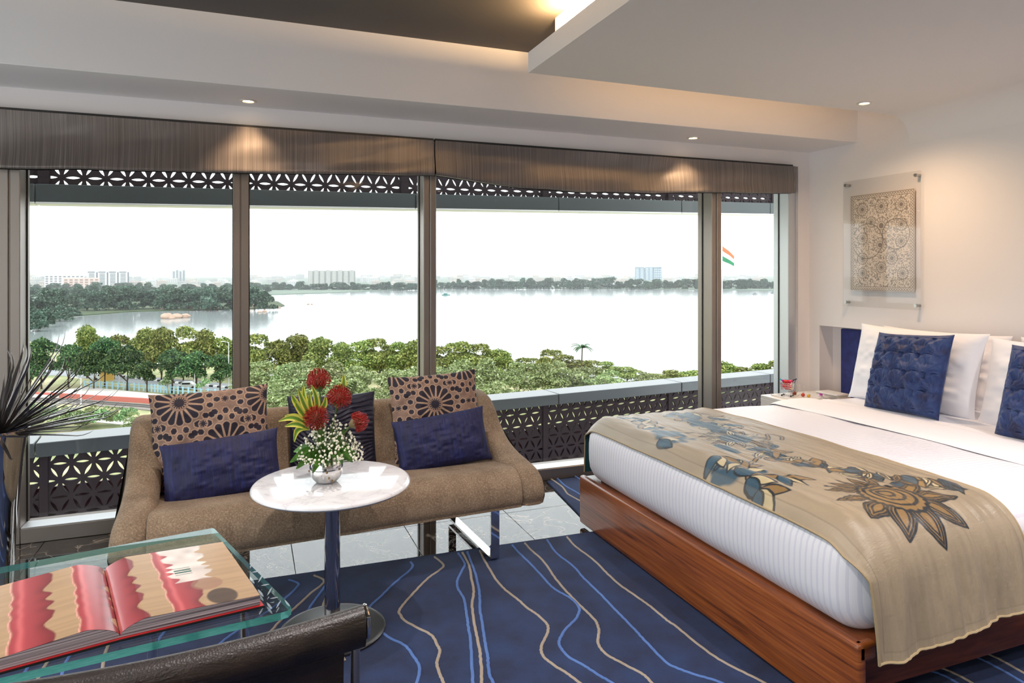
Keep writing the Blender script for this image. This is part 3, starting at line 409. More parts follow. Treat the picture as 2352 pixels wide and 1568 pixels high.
# ------------------------------------------------------------------ window: rails, mullions, panes
YF, YG = 4.02, 4.135       # front of the mullions, glass plane
def mullion(n, x0, x1, label):
    b = MB(); xm = (x0 + x1) / 2; g = .003
    b.bbox(x0, xm - g, YF, YG + .05, 0, 2.16, .003, 1).bbox(xm + g, x1, YF, YG + .05, 0, 2.16, .003, 1).box(xm - g, xm + g, YF + .008, YG, 0, 2.16)
    return struct('trim_%d' % n, b, alu_m, label, angle=25)
mullion(5, -1.152, -1.059, 'bronze aluminium mullion left of the first window pane')
mullion(6, -.082, -.002, 'bronze aluminium mullion behind the left sofa cushion')
mullion(7, .984, 1.063, 'bronze aluminium mullion behind the right sofa cushion')
mullion(8, 3.094, 3.178, 'bronze aluminium mullion nearest the bedside cabinet')
struct('trim_9', MB().bbox(3.80, 3.875, 4.03, YG + .05, 0, 2.16, .003, 1), alu_side_m, 'silver aluminium jamb at the right end of the window', angle=25)
for k, (x0, x1) in enumerate(((-2.55, -1.152), (-1.059, -.082), (-.002, .984), (1.063, 3.094), (3.178, 3.80))):
    w = thing('window_%d' % (k + 1), 'floor-length window pane number %d from the left with silver bottom rail' % (k + 1), None, ((x0 + x1) / 2, YG, 0), kind='structure')
    part('pane', MB().box(x0, x1, YG - .004, YG + .004, .06, 2.16), pane_m, w, world=True)
    part('bottom_rail', MB().bbox(x0, x1, YF, YG + .05, 0, .075, .003, 1), alu_m, w, world=True)
    part('sill_plate', MB().bbox(x0 + .001, x1 - .001, YF + .004, YG - .006, .075, .079, .001, 1), alu_side_m, w, world=True)
    part('gasket', MB().box(x0, x0 + .006, YG - .012, YG - .005, .079, 2.16).box(x1 - .006, x1, YG - .012, YG - .005, .079, 2.16), black_m, w, world=True)

# ------------------------------------------------------------------ roman blinds
blind_m = Mat('grey_brown_silk', (.16, .14, .13, 1), .33, .45)
blind_m.set('Sheen Weight', .3)
_v = blind_m.coord((1, 1, 1))
_wv = blind_m.n('ShaderNodeTexNoise'); _mp = blind_m.n('ShaderNodeMapping'); _mp.inputs['Scale'].default_value = (330, 8, 1.2)
blind_m.l(_v, _mp.inputs['Vector']); blind_m.l(_mp.outputs[0], _wv.inputs['Vector']); _wv.inputs['Scale'].default_value = 1.0; _wv.inputs['Detail'].default_value = 2
blind_m.color(blind_m.ramp(_wv.outputs['Fac'], [(.3, '#5b5552'), (.5, '#736c69'), (.72, '#8f8884')]))
blind_m.bump(_wv.outputs['Fac'], .25, .001)
def blind(x0, x1, zb, label, seed):
    nu, nv = 220, 34
    u = np.linspace(0, 1, nu)[:, None] * np.ones((1, nv)); v = np.ones((nu, 1)) * np.linspace(0, 1, nv)[None]
    X = x0 + (x1 - x0) * u; zt = 2.138
    ZB = np.interp(u, [p[0] for p in zb], [p[1] for p in zb])
    # cross-section: a flat hang that bellies out and turns under at the hem
    prof = np.interp(v, [0, .08, .35, .7, .9, .97, 1.0], [.020, .020, .023, .030, .036, .026, .0])
    Z = zt + (ZB - zt) * np.interp(v, [0, .94, 1.0], [0, 1.0, .985])
    fold = .022 * vnoise(X * 1.0 + v * .55, v * .5, seed, 1.8) * np.sin(v * math.pi) + .006 * vnoise(X + v * .3, v * .6, seed + 3, 5)
    Z = Z + .004 * vnoise(X, X * 0, seed + 5, 5) * v
    Y = 3.975 - prof - fold
    A = np.stack([X, Y, Z], -1); bk = np.stack([X, np.full_like(X, 3.985), Z], -1)
    b = MB().grid(A, flip=False).grid(bk, flip=True)
    t = thing('roman_blind', label, 'blind', ((x0 + x1) / 2, 3.98, 2.13))
    part('fabric', b, blind_m, t, world=True, angle=170)
    part('head_rail', MB().bbox(x0, x1, 3.965, 4.004, 2.138, 2.152, .002, 1), black_m, t, world=True)
blind(-2.5, 1.033, [(0, 1.85), (.40, 1.853), (.6, 1.875), (.8, 1.90), (1, 1.93)], 'brown silk roman blind drawn up over the left windows', 3)
blind(1.040, 3.787, [(0, 1.933), (.1, 1.905), (.2, 1.880), (.36, 1.868), (.55, 1.885), (.75, 1.915), (1, 1.936)], 'brown silk roman blind drawn up over the right windows', 11)
# ------------------------------------------------------------------ rugs with inlaid wavy yarn lines
def pile(name, a, b_):
    m = Mat(name, a, .95); m.set('Sheen Weight', .06); m.set('Sheen Roughness', .5)
    v = m.coord()
    m.color(m.mixc(m.ramp(m.noise(7, 4, .6, v), [(.35, 0.0), (.7, 1.0)]), lin(a), lin(b_)))
    m.bump(m.noise(420, 2, .7, v), .7, .006); return m
rug_m = pile('navy_wool_pile', '#0f2046', '#1b3766')
tan_m = pile('tan_yarn', '#a89a88', '#b9ab99'); blue_m = pile('light_blue_yarn', '#4f74b8', '#5f86c8')
def rug(poly, lines, label, z=.012):
    c = (sum(p[0] for p in poly) / len(poly), sum(p[1] for p in poly) / len(poly))
    t = thing('rug', label, 'rug', (c[0], c[1], 0))
    b = MB(); bm = bmesh.new()
    vs = [bm.verts.new((x, y, .0005)) for x, y in poly]; f = bm.faces.new(vs)
    r = bmesh.ops.extrude_face_region(bm, geom=[f])
    for g in r['geom']:
        if isinstance(g, bmesh.types.BMVert): g.co.z = z
    bmesh.ops.recalc_face_normals(bm, faces=bm.faces)
    top = [e for e in bm.edges if all(v.co.z > z - 1e-4 for v in e.verts)]
    bmesh.ops.bevel(bm, geom=top, offset=.006, segments=3, profile=.5, affect='EDGES')
    bm.verts.index_update(); b.add([v.co[:] for v in bm.verts], [[v.index for v in f.verts] for f in bm.faces]); bm.free()
    part('pile', b, rug_m, t, world=True)
    for k, pts in lines:
        P = smooth_path(pts, 7); w = .0062
        tn = np.gradient(P, axis=0); tn /= np.linalg.norm(tn, axis=1, keepdims=True) + 1e-9
        nr = np.stack([-tn[:, 1], tn[:, 0]], 1); jit = (vnoise(np.arange(len(P)) * .9, np.zeros(len(P)), 5) * .0016)[:, None]
        A = np.zeros((len(P), 4, 3))
        for q, (o, zz) in enumerate(((-w, z - .001), (-w * .6, z + .0025), (w * .6, z + .0025), (w, z - .001))):
            A[:, q, :2] = P + nr * (o + jit); A[:, q, 2] = zz
        part('yarn_line', MB().grid(A, flip=True), tan_m if k == 't' else blue_m, t, world=True, angle=170)
_main = []
inside = lambda p: -1.3 < p[0] < 3.4 and -.3 < p[1] < 3.14
for k, pts in RUG_LINES:
    q = [p for p in pts if inside(p)]
    if len(q) > 2: _main.append((k, [(p[0], min(p[1], 3.125)) for p in q]))
rug([(-1.35, -.4), (3.6, -.4), (3.6, 1.2), (2.6, 3.10), (1.72, 3.122), (.41, 3.152), (.089, 3.162), (-1.35, 3.17)], _main, 'large navy blue rug with wavy tan and light blue lines')
rug([(1.785, 3.99), (1.70, 3.30), (1.69, 3.262), (3.2, 3.262), (3.2, 3.99)], RUG2_LINES, 'narrow navy rug strip between the bed and the window')

# ------------------------------------------------------------------ sofa
sofa_m = Mat('tan_chenille', '#8d7355', .92); sofa_m.set('Sheen Weight', .08); sofa_m.set('Sheen Roughness', .4)
_v = sofa_m.coord((1, 1, 1)); _n1 = sofa_m.noise(150, 4, .75, _v); _n2 = sofa_m.noise(9, 3, .5, _v)
sofa_m.color(sofa_m.mixc(.6, sofa_m.ramp(_n1, [(.30, '#43352a'), (.5, '#836c55'), (.70, '#d6c2a4')]), sofa_m.ramp(_n2, [(.3, '#705d4a'), (.7, '#9c8871')])))
sofa_m.bump(_n1, .55, .004)
weave_m = Mat('gold_weave', '#b18a52', .85)
SO = thing('sofa', 'tan chenille two-seat sofa with swooping arms on chrome sled legs', 'sofa', (.415, 2.862, 0), math.radians(3.6))
HX = .872
def closed(pts, k=5):
    P = [np.array(p, float) for p in pts]; n = len(P); out = []
    for i in range(n):
        a, b, c, d = P[i - 1], P[i], P[(i + 1) % n], P[(i + 2) % n]
        for j in range(k):
            t = j / k; out.append(.5 * ((2 * b) + (c - a) * t + (2 * a - 5 * b + 4 * c - d) * t * t + (3 * b - a - 3 * c + d) * t ** 3))
    return out
# profiles run counter-clockwise seen from +x (y to the right, z up)
seat = closed([(.05, .258), (.40, .262), (.70, .262), (.72, .34), (.70, .395), (.45, .398), (.20, .418), (.10, .425), (.045, .405), (.012, .365), (.0, .31), (.012, .272)], 5)
part('seat', sweep_x(seat, -HX + .10, HX - .10, .012), sofa_m, SO, angle=60)
back = closed([(.52, .30), (.74, .29), (.785, .40), (.79, .55), (.785, .640), (.75, .674), (.70, .672), (.665, .640), (.63, .56), (.575, .44)], 5)
part('backrest', sweep_x(back, -HX + .09, HX - .09, .02), sofa_m, SO, angle=60)
armp = closed([(.045, .255), (.35, .255), (.74, .255), (.79, .30), (.80, .50), (.79, .645), (.755, .685), (.69, .690), (.60, .670), (.53, .620), (.46, .555), (.37, .500), (.26, .462), (.15, .440), (.07, .418), (.022, .38), (.0, .32), (.012, .275)], 5)
for sgn in (-1, 1):
    x0, x1 = (-HX, -HX + .135) if sgn < 0 else (HX - .135, HX)
    b = sweep_x(armp, x0, x1, .045, 6)
    v2 = []
    for x, y, z in b.v:      # arms flare outwards in front and thin out towards the back
        f = max(0., 1 - y / .45); x += sgn * .028 * f * f
        v2.append((x, y, z))
    b.v = v2
    part('arm', b, sofa_m, SO, angle=70)
for sgn in (-1, 1):
    xs = sgn * .655; w = .021; tk = .006; pts = [(.06, .262), (.06, .026), (.066, .018), (.078, .0145), (.64, .0145), (.652, .018), (.658, .026), (.658, .262)]
    P = np.array(pts); b = MB(); t = np.gradient(P, axis=0); t /= np.linalg.norm(t, axis=1, keepdims=True); nr = np.stack([-t[:, 1], t[:, 0]], 1)
    inn = P + nr * tk * 2
    if inn[4, 1] < 0: inn = P - nr * tk * 2
    n = len(P)
    for i in range(n):
        (y0, z0), (y1, z1) = P[i], inn[i]
        b.v += [(xs - w, y0, z0), (xs + w, y0, z0), (xs + w, y1, z1), (xs - w, y1, z1)]
    for i in range(n - 1):
        for k in range(4): b.f.append((i * 4 + k, i * 4 + (k + 1) % 4, i * 4 + 4 + (k + 1) % 4, i * 4 + 4 + k))
    b.f += [(0, 1, 2, 3), tuple(n * 4 - 4 + k for k in (3, 2, 1, 0))]
    part('sled_leg', b, chrome_m, SO, angle=30, merge=True)

# ------------------------------------------------------------------ cushions
def cushion_arrays(w, h, t, n, pinch=.05, seed=0, wr=.004, disp=None):
    u, v = np.meshgrid(np.linspace(-1, 1, n), np.linspace(-1, 1, n), indexing='ij')
    X = u * w / 2 * (1 - pinch * (1 - np.abs(v) ** 3) * np.abs(u) ** 4); Z = v * h / 2 * (1 - pinch * (1 - np.abs(u) ** 3) * np.abs(v) ** 4)
    th = t / 2 * (np.clip(1 - np.abs(u) ** 2.6, 0, 1) * np.clip(1 - np.abs(v) ** 2.6, 0, 1)) ** .55
    nz = vnoise(u, v, seed, 3.0) * wr * 2 + vnoise(u, v, seed + 1, 9) * wr
    edge = np.clip(4 * (1 - np.maximum(np.abs(u), np.abs(v))), 0, 1)
    th = th + nz * edge
    if disp is not None: th = th + disp(u, v) * edge
    return u, v, X, Z, th
def cushion(name, w, h, t, mat, label, loc, rot, n=60, color=None, group=None, **kw):
    u, v, X, Z, th = cushion_arrays(w, h, t, n, **kw)
    b = MB().grid(np.stack([X, -th, Z], -1)).grid(np.stack([X, np.abs(th) * .8, Z], -1), flip=True)
    if color is not None:
        c = color(u * w / 2, v * h / 2); c = np.concatenate([c, np.ones(c.shape[:-1] + (1,))], -1).reshape(-1, 4); b.c = np.concatenate([c, c])
    return single(name, b, mat, label, 'cushion', group, loc=loc, rot=rot, angle=75)

def rosette_print(seed_x, seed_y):
    dark = np.array(lin('#1c1526')[:3]); tan = np.array(lin('#8c7060')[:3]); line = np.array(lin('#dcb795')[:3])
    S = .375; K = 1.12
    def f(x, y):
        x = x + seed_x; y = y + seed_y; K = 1.12
        D = np.full(x.shape, 9.)                    # signed distance to the dark patches
        def put(d):
            nonlocal D; D = np.minimum(D, d)
        # rosettes on a centred lattice
        for ox, oy in ((0, 0), (S / 2, S / 2 * 1.12)):
            px = (x - ox + S / 2) % S - S / 2; py = (y - oy + S * 1.12 / 2) % (S * 1.12) - S * 1.12 / 2
            r = np.hypot(px, py); th = np.arctan2(py, px); N = 16
            a = (th + math.pi / N) % (2 * math.pi / N) - math.pi / N
            put(r - (.0255 + .0065 * np.cos(N * th)))
            lx = r * np.cos(a); ly = r * np.sin(a)
            wv = .0136 * np.clip((lx - .032) / .058, 0, 1) ** .9
            tip = np.hypot(np.maximum(lx - .088, 0), ly)
            put(np.where(lx > .088, tip - .0136, np.abs(ly) - wv + np.where(lx < .039, .02, 0)))
            for k, (rr, cnt, rad, ph) in enumerate(((.126, 16, .0108, .5), (.153, 16, .0112, 0.), (.133, 8, .004, 0.25))):
                a2 = (th - ph * 2 * math.pi / cnt + math.pi / cnt) % (2 * math.pi / cnt) - math.pi / cnt
                lx, ly = r * np.cos(a2) - rr, r * np.sin(a2)
                hexd = np.maximum(np.abs(lx) * .9, np.abs(lx) * .45 + np.abs(ly) * .88)
                put(hexd - rad)
        # little stars between them
        for ox, oy in ((S / 2, 0), (0, S * .56), (S / 4, S * .28), (S * .75, S * .28), (S * .25, S * .84), (S * .75, S * .84)):
            px = (x - ox + S / 2) % S - S / 2; py = (y - oy + S * 1.12 / 2) % (S * 1.12) - S * 1.12 / 2
            r = np.hypot(px, py); th = np.arctan2(py, px); d = r - (.0118 + .005 * np.cos(8 * th)); D = np.where(r < .021, np.maximum(D, .021 - r), D); D = np.minimum(D, d)
        m = np.clip((.0012 - D) / .0016, 0, 1)[..., None]; e = np.clip(1 - np.abs(D - .0030) / .0022, 0, 1)[..., None]
        base = tan * (1 + .25 * vnoise(x, y, 3, 60)[..., None])
        c = base * (1 - e * .75) + line * e * .75
        return c * (1 - m) + dark * m
    return f
print_m = Mat('printed_velvet', (.5, .4, .3, 1), .7); print_m.set('Sheen Weight', .05)
print_m.color(print_m.attr()); print_m.bump(print_m.noise(350, 2, .6, print_m.coord()), .3, .002)
navy_m = Mat('navy_crushed_velvet', '#141a55', .62); navy_m.set('Sheen Weight', .06); navy_m.set('Sheen Roughness', .35); navy_m.set('Sheen Tint', (.35, .4, .9, 1))
_v = navy_m.coord((90, 20, 9)); _nn = navy_m.noise(1.0, 3, .6, _v, .6)
navy_m.color(navy_m.ramp(_nn, [(.3, '#0a0c30'), (.55, '#12174a'), (.8, '#1e2668')])); navy_m.bump(_nn, .55, .006)
ruffle_m = Mat('midnight_pleated_satin', '#14142b', .42); ruffle_m.set('Sheen Weight', .05)

R = math.radians
cushion('cushion', .50, .46, .13, print_m, 'rosette patterned cushion at the left end of the sofa', (-.155, 3.335, .595), (R(-14), R(-2), R(4)), 230, rosette_print(-.06, .03), 'rosette patterned sofa cushions', seed=2)
cushion('cushion', .48, .46, .13, print_m, 'rosette patterned cushion at the right end of the sofa', (.905, 3.415, .600), (R(-14), R(-2), R(2)), 230, rosette_print(.02, -.065), 'rosette patterned sofa cushions', seed=8)
cushion('lumbar_cushion', .475, .265, .12, navy_m, 'navy velvet lumbar cushion in front of the left patterned cushion', (-.105, 3.165, .512), (R(-18), R(-4), R(4)), 90, None, 'navy lumbar cushions', seed=4, wr=.003)
cushion('lumbar_cushion', .465, .265, .12, navy_m, 'navy velvet lumbar cushion in front of the right patterned cushion', (.885, 3.235, .522), (R(-18), R(-7), R(-5)), 90, None, 'navy lumbar cushions', seed=9, wr=.003)
def pleats(u, v):
    ph = v * 22 + 3 * vnoise(u, v, 12, 2.2) + np.where(u * .8 + v < -.35, u * 18, 0)
    return .007 * np.abs(np.sin(ph * 1.5)) - .004
cushion('cushion', .43, .42, .12, ruffle_m, 'midnight blue pleated cushion in the middle of the sofa back', (.385, 3.42, .545), (R(-15), R(1), R(4)), 150, None, None, seed=21, disp=pleats)

# ------------------------------------------------------------------ round marble table
TX, TY = .29, 2.605
wm = Mat('white_marble', '#ebebee', .09, 0., IOR=1.7)
_v = wm.coord(); _q = wm.noise(5, 5, .6, _v, 1.0)
_a = wm.n('ShaderNodeMath'); _a.operation = 'SUBTRACT'; _a.inputs[1].default_value = .5; wm.l(_q, _a.inputs[0])
_b = wm.n('ShaderNodeMath'); _b.operation = 'ABSOLUTE'; wm.l(_a.outputs[0], _b.inputs[0])
wm.color(wm.ramp(_b.outputs[0], [(0, '#dad8da'), (.02, '#e9e8ea'), (.1, '#f1f1f2')]))
t = thing('side_table', 'round white marble side table on a chrome pedestal', 'table', (TX, TY, 0))
TT = .572; RT = .288
prof = [(.0005, TT), (RT - .012, TT), (RT - .005, TT - .002), (RT, TT - .008), (RT, TT - .013), (RT - .006, TT - .019), (RT - .02, TT - .022), (.0005, TT - .022)]
part('table_top', MB().lathe(prof[::-1], n=96), wm, t)
pol_m = Mat('dark_polished_chrome', (.46, .43, .43, 1), .07, 1.0)
part('pole', MB().lathe([(.0285, .012), (.0285, TT - .03)], n=40), pol_m, t)
part('flange', MB().lathe([(.0285, TT - .034), (.11, TT - .030), (.11, TT - .0225), (.0285, TT - .0225)], n=40), steel_m, t)
base_m = Mat('dark_brushed_steel', (.16, .155, .155, 1), .32, 1.0)
part('base', MB().lathe([(.195, .0150), (.195, .020), (.190, .023), (.18, .0235), (.05, .027), (.033, .032), (.0005, .034)], n=72), base_m, t)

# ------------------------------------------------------------------ glass desk
DZ = .690; DS = 1.0476
desk = thing('glass_desk', 'clear glass desk with teal polished edges and an open book on it', 'desk', (-.5, 1.5, 0))
near_r = (.074 * DS, 1.33 * DS)
cx, cy = near_r
corner = [(cx - .004, cy + .030), (cx + .000, cy + .012), (cx - .006, cy + .001), (cx - .02, cy - .004)]
poly = [(x * DS, y * DS) for x, y in ((-.08, 1.822), (-.086, 1.826), (-.445, 1.757), (-1.05, 1.645), (-1.05, 1.175), (-.083, 1.309))] + corner[::-1]
top_m = glass_mat('desk_glass', (.93, .975, .965, 1), 1.75)
edge_m = Mat('teal_glass_edge', (.10, .48, .45, 1), .12); edge_m.set('Transmission Weight', .35); edge_m.set('IOR', 1.5)
ei = edge_m.n('ShaderNodeTexNoise'); ei.inputs['Scale'].default_value = 60; edge_m.color(edge_m.ramp(ei.outputs['Fac'], [(.3, '#2f9a93'), (.6, '#5fc4ba'), (.8, '#a9e6de')]))
b = MB().prism(poly[::-1], DZ - .014, DZ)
b.shift((.5, -1.5, 0))
me = b.mesh('desk_top', None, smooth=False, merge=True); me.materials.append(top_m); me.materials.append(edge_m.m)
for p in me.polygons: p.material_index = 0 if abs(p.normal.z) > .7 else 1
link('desk_top', me, desk)
for (x, y) in ((-.01, 1.57), (-.21, 1.78), (-.93, 1.30)):
    w = MB().tube(smooth_path([(x, y, .0135), (x, y, .3), (x, y, .58), (x - .005, y + .003, .638), (x - .03, y + .012, .660), (x - .08, y + .012, .664)], 5), .011, 12)
    part('leg', w, chrome_m, desk, world=True)
part('under_rail', MB().bbox(-.9, -.22, 1.55, 1.58, .663, .675, .003), chrome_m, desk, world=True)

# open book
bk = thing('open_book', 'large open photo book lying on the glass desk', 'book', (-.25, 1.48, DZ))
O = np.array([-.243, 1.475]) * DS; ex = np.array([.225, .036]) * DS; ey = np.array([-.075, .30]) * DS   # right page direction, spine direction
ex_u = ex / np.linalg.norm(ex); ey_u = ey / np.linalg.norm(ey)
def page_h(u):   # page height over the table, u = 0 spine .. 1 fore-edge
    return .010 + .022 * np.clip(u * 6, 0, 1) ** .6 * (1 - .35 * u) 
red = np.array(lin('#9c3a40')[:3]); wood = np.array(lin('#a98d6c')[:3]); white = np.array(lin('#e8dcd2')[:3]); drk = np.array(lin('#2a2428')[:3]); hi = np.array(lin('#f0a39a')[:3])
def baluster(v, c, s):
    """half-width of a turned spindle along v"""
    q = (v - c) / s
    pts = [(-1.5, .12), (-1.15, .15), (-.75, .085), (-.55, .14), (-.40, .155), (-.25, .105), (-.08, .155), (.08, .10), (.24, .145), (.42, .085), (.75, .15), (.95, .155), (1.2, .10), (1.4, .15), (1.6, .16)]
    xs = np.array([p[0] for p in pts]); ys = np.array([p[1] for p in pts]); i = np.clip(np.searchsorted(xs, q) - 1, 0, len(xs) - 2)
    t = np.clip((q - xs[i]) / (xs[i + 1] - xs[i]), 0, 1); t = t * t * (3 - 2 * t)
    return ys[i] * (1 - t) + ys[i + 1] * t
def page_color(side):
    def f(u, v):
        base = wood * (1 + .10 * vnoise(u * 3 + v, v * 40, 7, 1)[..., None] + .10 * (v[..., None] - .5))
        C = base.copy()
        spind = [(.12, .45, .40), (.52, .55, .42), (.90, .40, .46)] if side < 0 else [(.06, .50, .42), (.48, .42, .44)]
        for cu, cv, s in spind:
            w = baluster(v, cv, s); dd = (u - cu) * side; d = np.where(dd > 0, dd / np.maximum(w, 1e-3), dd / (.085 + .25 * w))
            m = np.clip((1 - np.abs(d)) * 12, 0, 1)[..., None]
            sh = (1.0 - .55 * np.clip(d, 0, 1) ** 1.2 + .25 * np.exp(-((d + .45) / .25) ** 2))[..., None]
            q = red * sh + hi * .16 * np.exp(-((d + .5) / .16) ** 2)[..., None]
            C = C * (1 - m) + q * m
            e = np.clip(1 - np.abs(d + 1.03) / .05, 0, 1)[..., None]; C = C * (1 - e) + hi * e
        if side > 0:
            wq = baluster(v, .62, .22) * 1.2; m = (np.clip((1 - np.abs((u - .60) / wq)) * 10, 0, 1) * (v > .40))[..., None]
            C = C * (1 - m) + white * (.8 + .2 * vnoise(u, v, 2, 12)[..., None]) * m
            m = np.clip((1 - np.hypot((u - .74) / .12, (v - .10) / .12)) * 8, 0, .85)[..., None]; C = C * (1 - m) + drk * m
            m = np.clip((1 - np.hypot((u - .68) / .13, (v - .32) / .10)) * 6, 0, .7)[..., None]; C = C * (1 - m) + np.array(lin('#8f6a58')[:3]) * m
            m = ((np.abs(u - .55) < .07) & (np.abs(v - .58) < .06) & (np.sin(v * 160) > 0))[..., None]; C = np.where(m, np.array(lin('#22564a')[:3]), C)
        return C
    return f
paper_m = Mat('glossy_printed_page', (.8, .8, .8, 1), .22); paper_m.color(paper_m.attr())
leaf_m = Mat('page_edges', '#9c9298', .6); _w = leaf_m.n('ShaderNodeTexNoise'); _mp = leaf_m.n('ShaderNodeMapping'); _mp.inputs['Scale'].default_value = (2, 2, 700)
_cc = leaf_m.n('ShaderNodeTexCoord'); leaf_m.l(_cc.outputs['Object'], _mp.inputs[0]); leaf_m.l(_mp.outputs[0], _w.inputs['Vector']); _w.inputs['Scale'].default_value = 1
leaf_m.color(leaf_m.ramp(_w.outputs['Fac'], [(.35, '#4a4248'), (.5, '#a59ba0'), (.7, '#d0c8cc')]))
cover_m = Mat('black_book_cloth', '#151417', .5); redline_m = Mat('red_endpaper', '#b3262a', .5)
for side, nm in ((1, 'right_page'), (-1, 'left_page')):
    n1, n2 = 120, 140
    u, v = np.meshgrid(np.linspace(0, 1, n1), np.linspace(0, 1, n2), indexing='ij')
    h = (page_h(u) if side > 0 else .008 + .030 * np.clip(u * 5, 0, 1) ** .55 * (1 - .62 * u))
    wid = 1.0 if side > 0 else 1.08
    exx = ex if side > 0 else np.array([-.228, -.058])
    xy = O + u[..., None] * wid * exx + (v[..., None] - .5) * ey
    A = np.concatenate([xy, (DZ + h)[..., None]], -1)
    b = MB().grid(A, flip=side < 0); c = page_color(side)(u, v); b.c = np.concatenate([c, np.ones(c.shape[:-1] + (1,))], -1).reshape(-1, 4)
    part(nm, b, paper_m, bk, world=True, angle=170)
    # block of leaves under the page
    bl = MB(); low = A.copy(); low[..., 2] = DZ + .006
    bl.grid(np.stack([A[:, 0] - [0, 0, .0006], low[:, 0]], 1), flip=True).grid(np.stack([A[:, -1] - [0, 0, .0006], low[:, -1]], 1)).grid(np.stack([A[-1] - [0, 0, .0006], low[-1]], 1), flip=True)
    part('leaves', bl, leaf_m, bk, world=True, angle=170)
    cv = []
    for uu, vv in ((0, -.02), (1.03, -.02), (1.03, 1.02), (0, 1.02)): cv.append(tuple(O + uu * wid * exx + (vv - .5) * ey))
    if side < 0: cv = cv[::-1]
    part('endpaper', MB().prism([tuple(O + (np.array(p) - O) * .992) for p in cv], DZ + .0042, DZ + .0052), redline_m, bk, world=True, smooth=False)
    part('cover', MB().prism(cv, DZ + .0008, DZ + .004), cover_m, bk, world=True, smooth=False)

# ------------------------------------------------------------------ black leather desk chair (its back turned to us)
lea_m = Mat('black_brown_leather', '#1c1512', .40); lea_m.set('Coat Weight', .08); lea_m.set('Coat Roughness', .25)
_v = lea_m.coord(); _k = lea_m.n('ShaderNodeTexVoronoi'); _k.inputs['Scale'].default_value = 340; lea_m.l(_v, _k.inputs['Vector'])
_ch = lea_m.bump(_k.outputs['Distance'], .18, .002); lea_m.bump(lea_m.noise(22, 4, .6, lea_m.coord((.4, 1, 2.2), 'Object', (0, .5, 0)), 1.5), .35, .006, _ch)
lea_m.color(lea_m.ramp(lea_m.noise(14, 3, .6, _v), [(.3, '#120d0b'), (.7, '#2c211c')]))
ch = thing('desk_chair', 'black leather sling desk chair with a chrome frame at the glass desk', 'chair', (-.12, 1.15, 0), math.radians(3.0))
CW = .275; zt = .846; yb = -.125
def sling(z_pts, y_pts, name, thick=.008, roll=True):
    pass
# rolled top of the back, slightly sagging between the posts
nu, nk = 60, 28
A = np.zeros((nu, nk + 1, 3))
for i in range(nu):
    s = -1 + 2 * i / (nu - 1); x = s * CW; sag = -.010 * (1 - s * s); ta = 1 - .0 * abs(s)
    for k in range(nk + 1):
        th = 2 * math.pi * k / nk
        yy = .024 * math.cos(th); zz = .031 * math.sin(th) * (1.0 - .12 * (1 - s * s))
        zz = zz if zz > -.026 else -.026 + (zz + .026) * .3
        A[i, k] = (x, yb + yy + .02 * (s * s - 1) * .3, zt - .031 + zz + sag)
roll_ = MB().grid(A, flip=False)
for e in (0, nu - 1):
    o = len(roll_.v); roll_.v += [tuple(p) for p in A[e, :-1].tolist()]; idx = tuple(range(o, o + nk)); roll_.f.append(idx if e else idx[::-1])
part('top_roll', roll_, lea_m, ch, angle=60)
# back sling below the roll, with two stitched tucks
V = [(0, -.035, .0), (.06, -.050, .0), (.12, -.060, .004), (.125, -.063, .010), (.5, -.16, .004), (1, -.42, .0)]
nv = 40; B = np.zeros((nu, nv, 3))
for i in range(nu):
    s = -1 + 2 * i / (nu - 1)
    for j in range(nv):
        q = j / (nv - 1); z = zt - .045 - q * .39
        B[i, j] = (s * (CW - .028), yb + .004 + .02 * q + .03 * math.sin(q * math.pi) * (1 - s * s) * .4 - .006 * math.exp(-((q - .06) / .02) ** 2), z - .010 * (1 - s * s))
part('back_sling', MB().grid(B, flip=True).grid(B + [0, .008, 0]), lea_m, ch, angle=170)
st = MB()
for i in range(78):
    s = -1 + 2 * (i + .5) / 78; st.ball((s * (CW - .03), yb + .001 - .004, zt - .062 - .010 * (1 - s * s)), .0016, 6, 4, (1.7, .8, .8))
part('stitching', st, Mat('dark_thread', '#4a3c35', .6), ch, kind='stuff')
ss = np.zeros((nu, 24, 3))
for i in range(nu):
    s = -1 + 2 * i / (nu - 1)
    for j in range(24):
        q = j / 23; ss[i, j] = (s * (CW - .028), yb + .05 + q * .42, .435 + .02 * q - .02 * math.sin(q * math.pi) * (1 - s * s))
part('seat_sling', MB().grid(ss, flip=True).grid(ss - [0, 0, .008]), lea_m, ch, angle=170)
bronze_m = Mat('warm_chrome', (.55, .45, .38, 1), .14, 1.0)
for s in (-1, 1):
    pts = smooth_path([(s * (CW - .012), yb + .0, zt - .045), (s * (CW - .012), yb + .002, .62), (s * (CW - .012), yb + .012, .46), (s * (CW - .012), yb + .06, .425), (s * (CW - .012), yb + .47, .44)], 6)
    part('side_frame', MB().tube(pts, .0125, 12, flat=.55), bronze_m, ch)
    lp = smooth_path([(s * (CW + .004), yb + -.018, zt - .010), (s * (CW + .0045), yb + .012, zt - .006), (s * (CW + .0045), yb + .020, zt - .03), (s * (CW + .004), yb + .008, zt - .048), (s * (CW + .004), yb - .016, zt - .040), (s * (CW + .004), yb - .018, zt - .010)], 5)
    part('end_cap', MB().tube(lp, .0032, 8), chrome_m, ch)
    part('leg', MB().tube(smooth_path([(s * (CW - .012), yb + .42, .44), (s * (CW - .012), yb + .47, .30), (s * (CW - .012), yb + .47, .045), (s * (CW - .012), yb + .44, .0265), (s * (CW - .012), yb + .2, .0262), (s * (CW - .012), yb - .02, .0262)], 6), .0115, 10), chrome_m, ch)

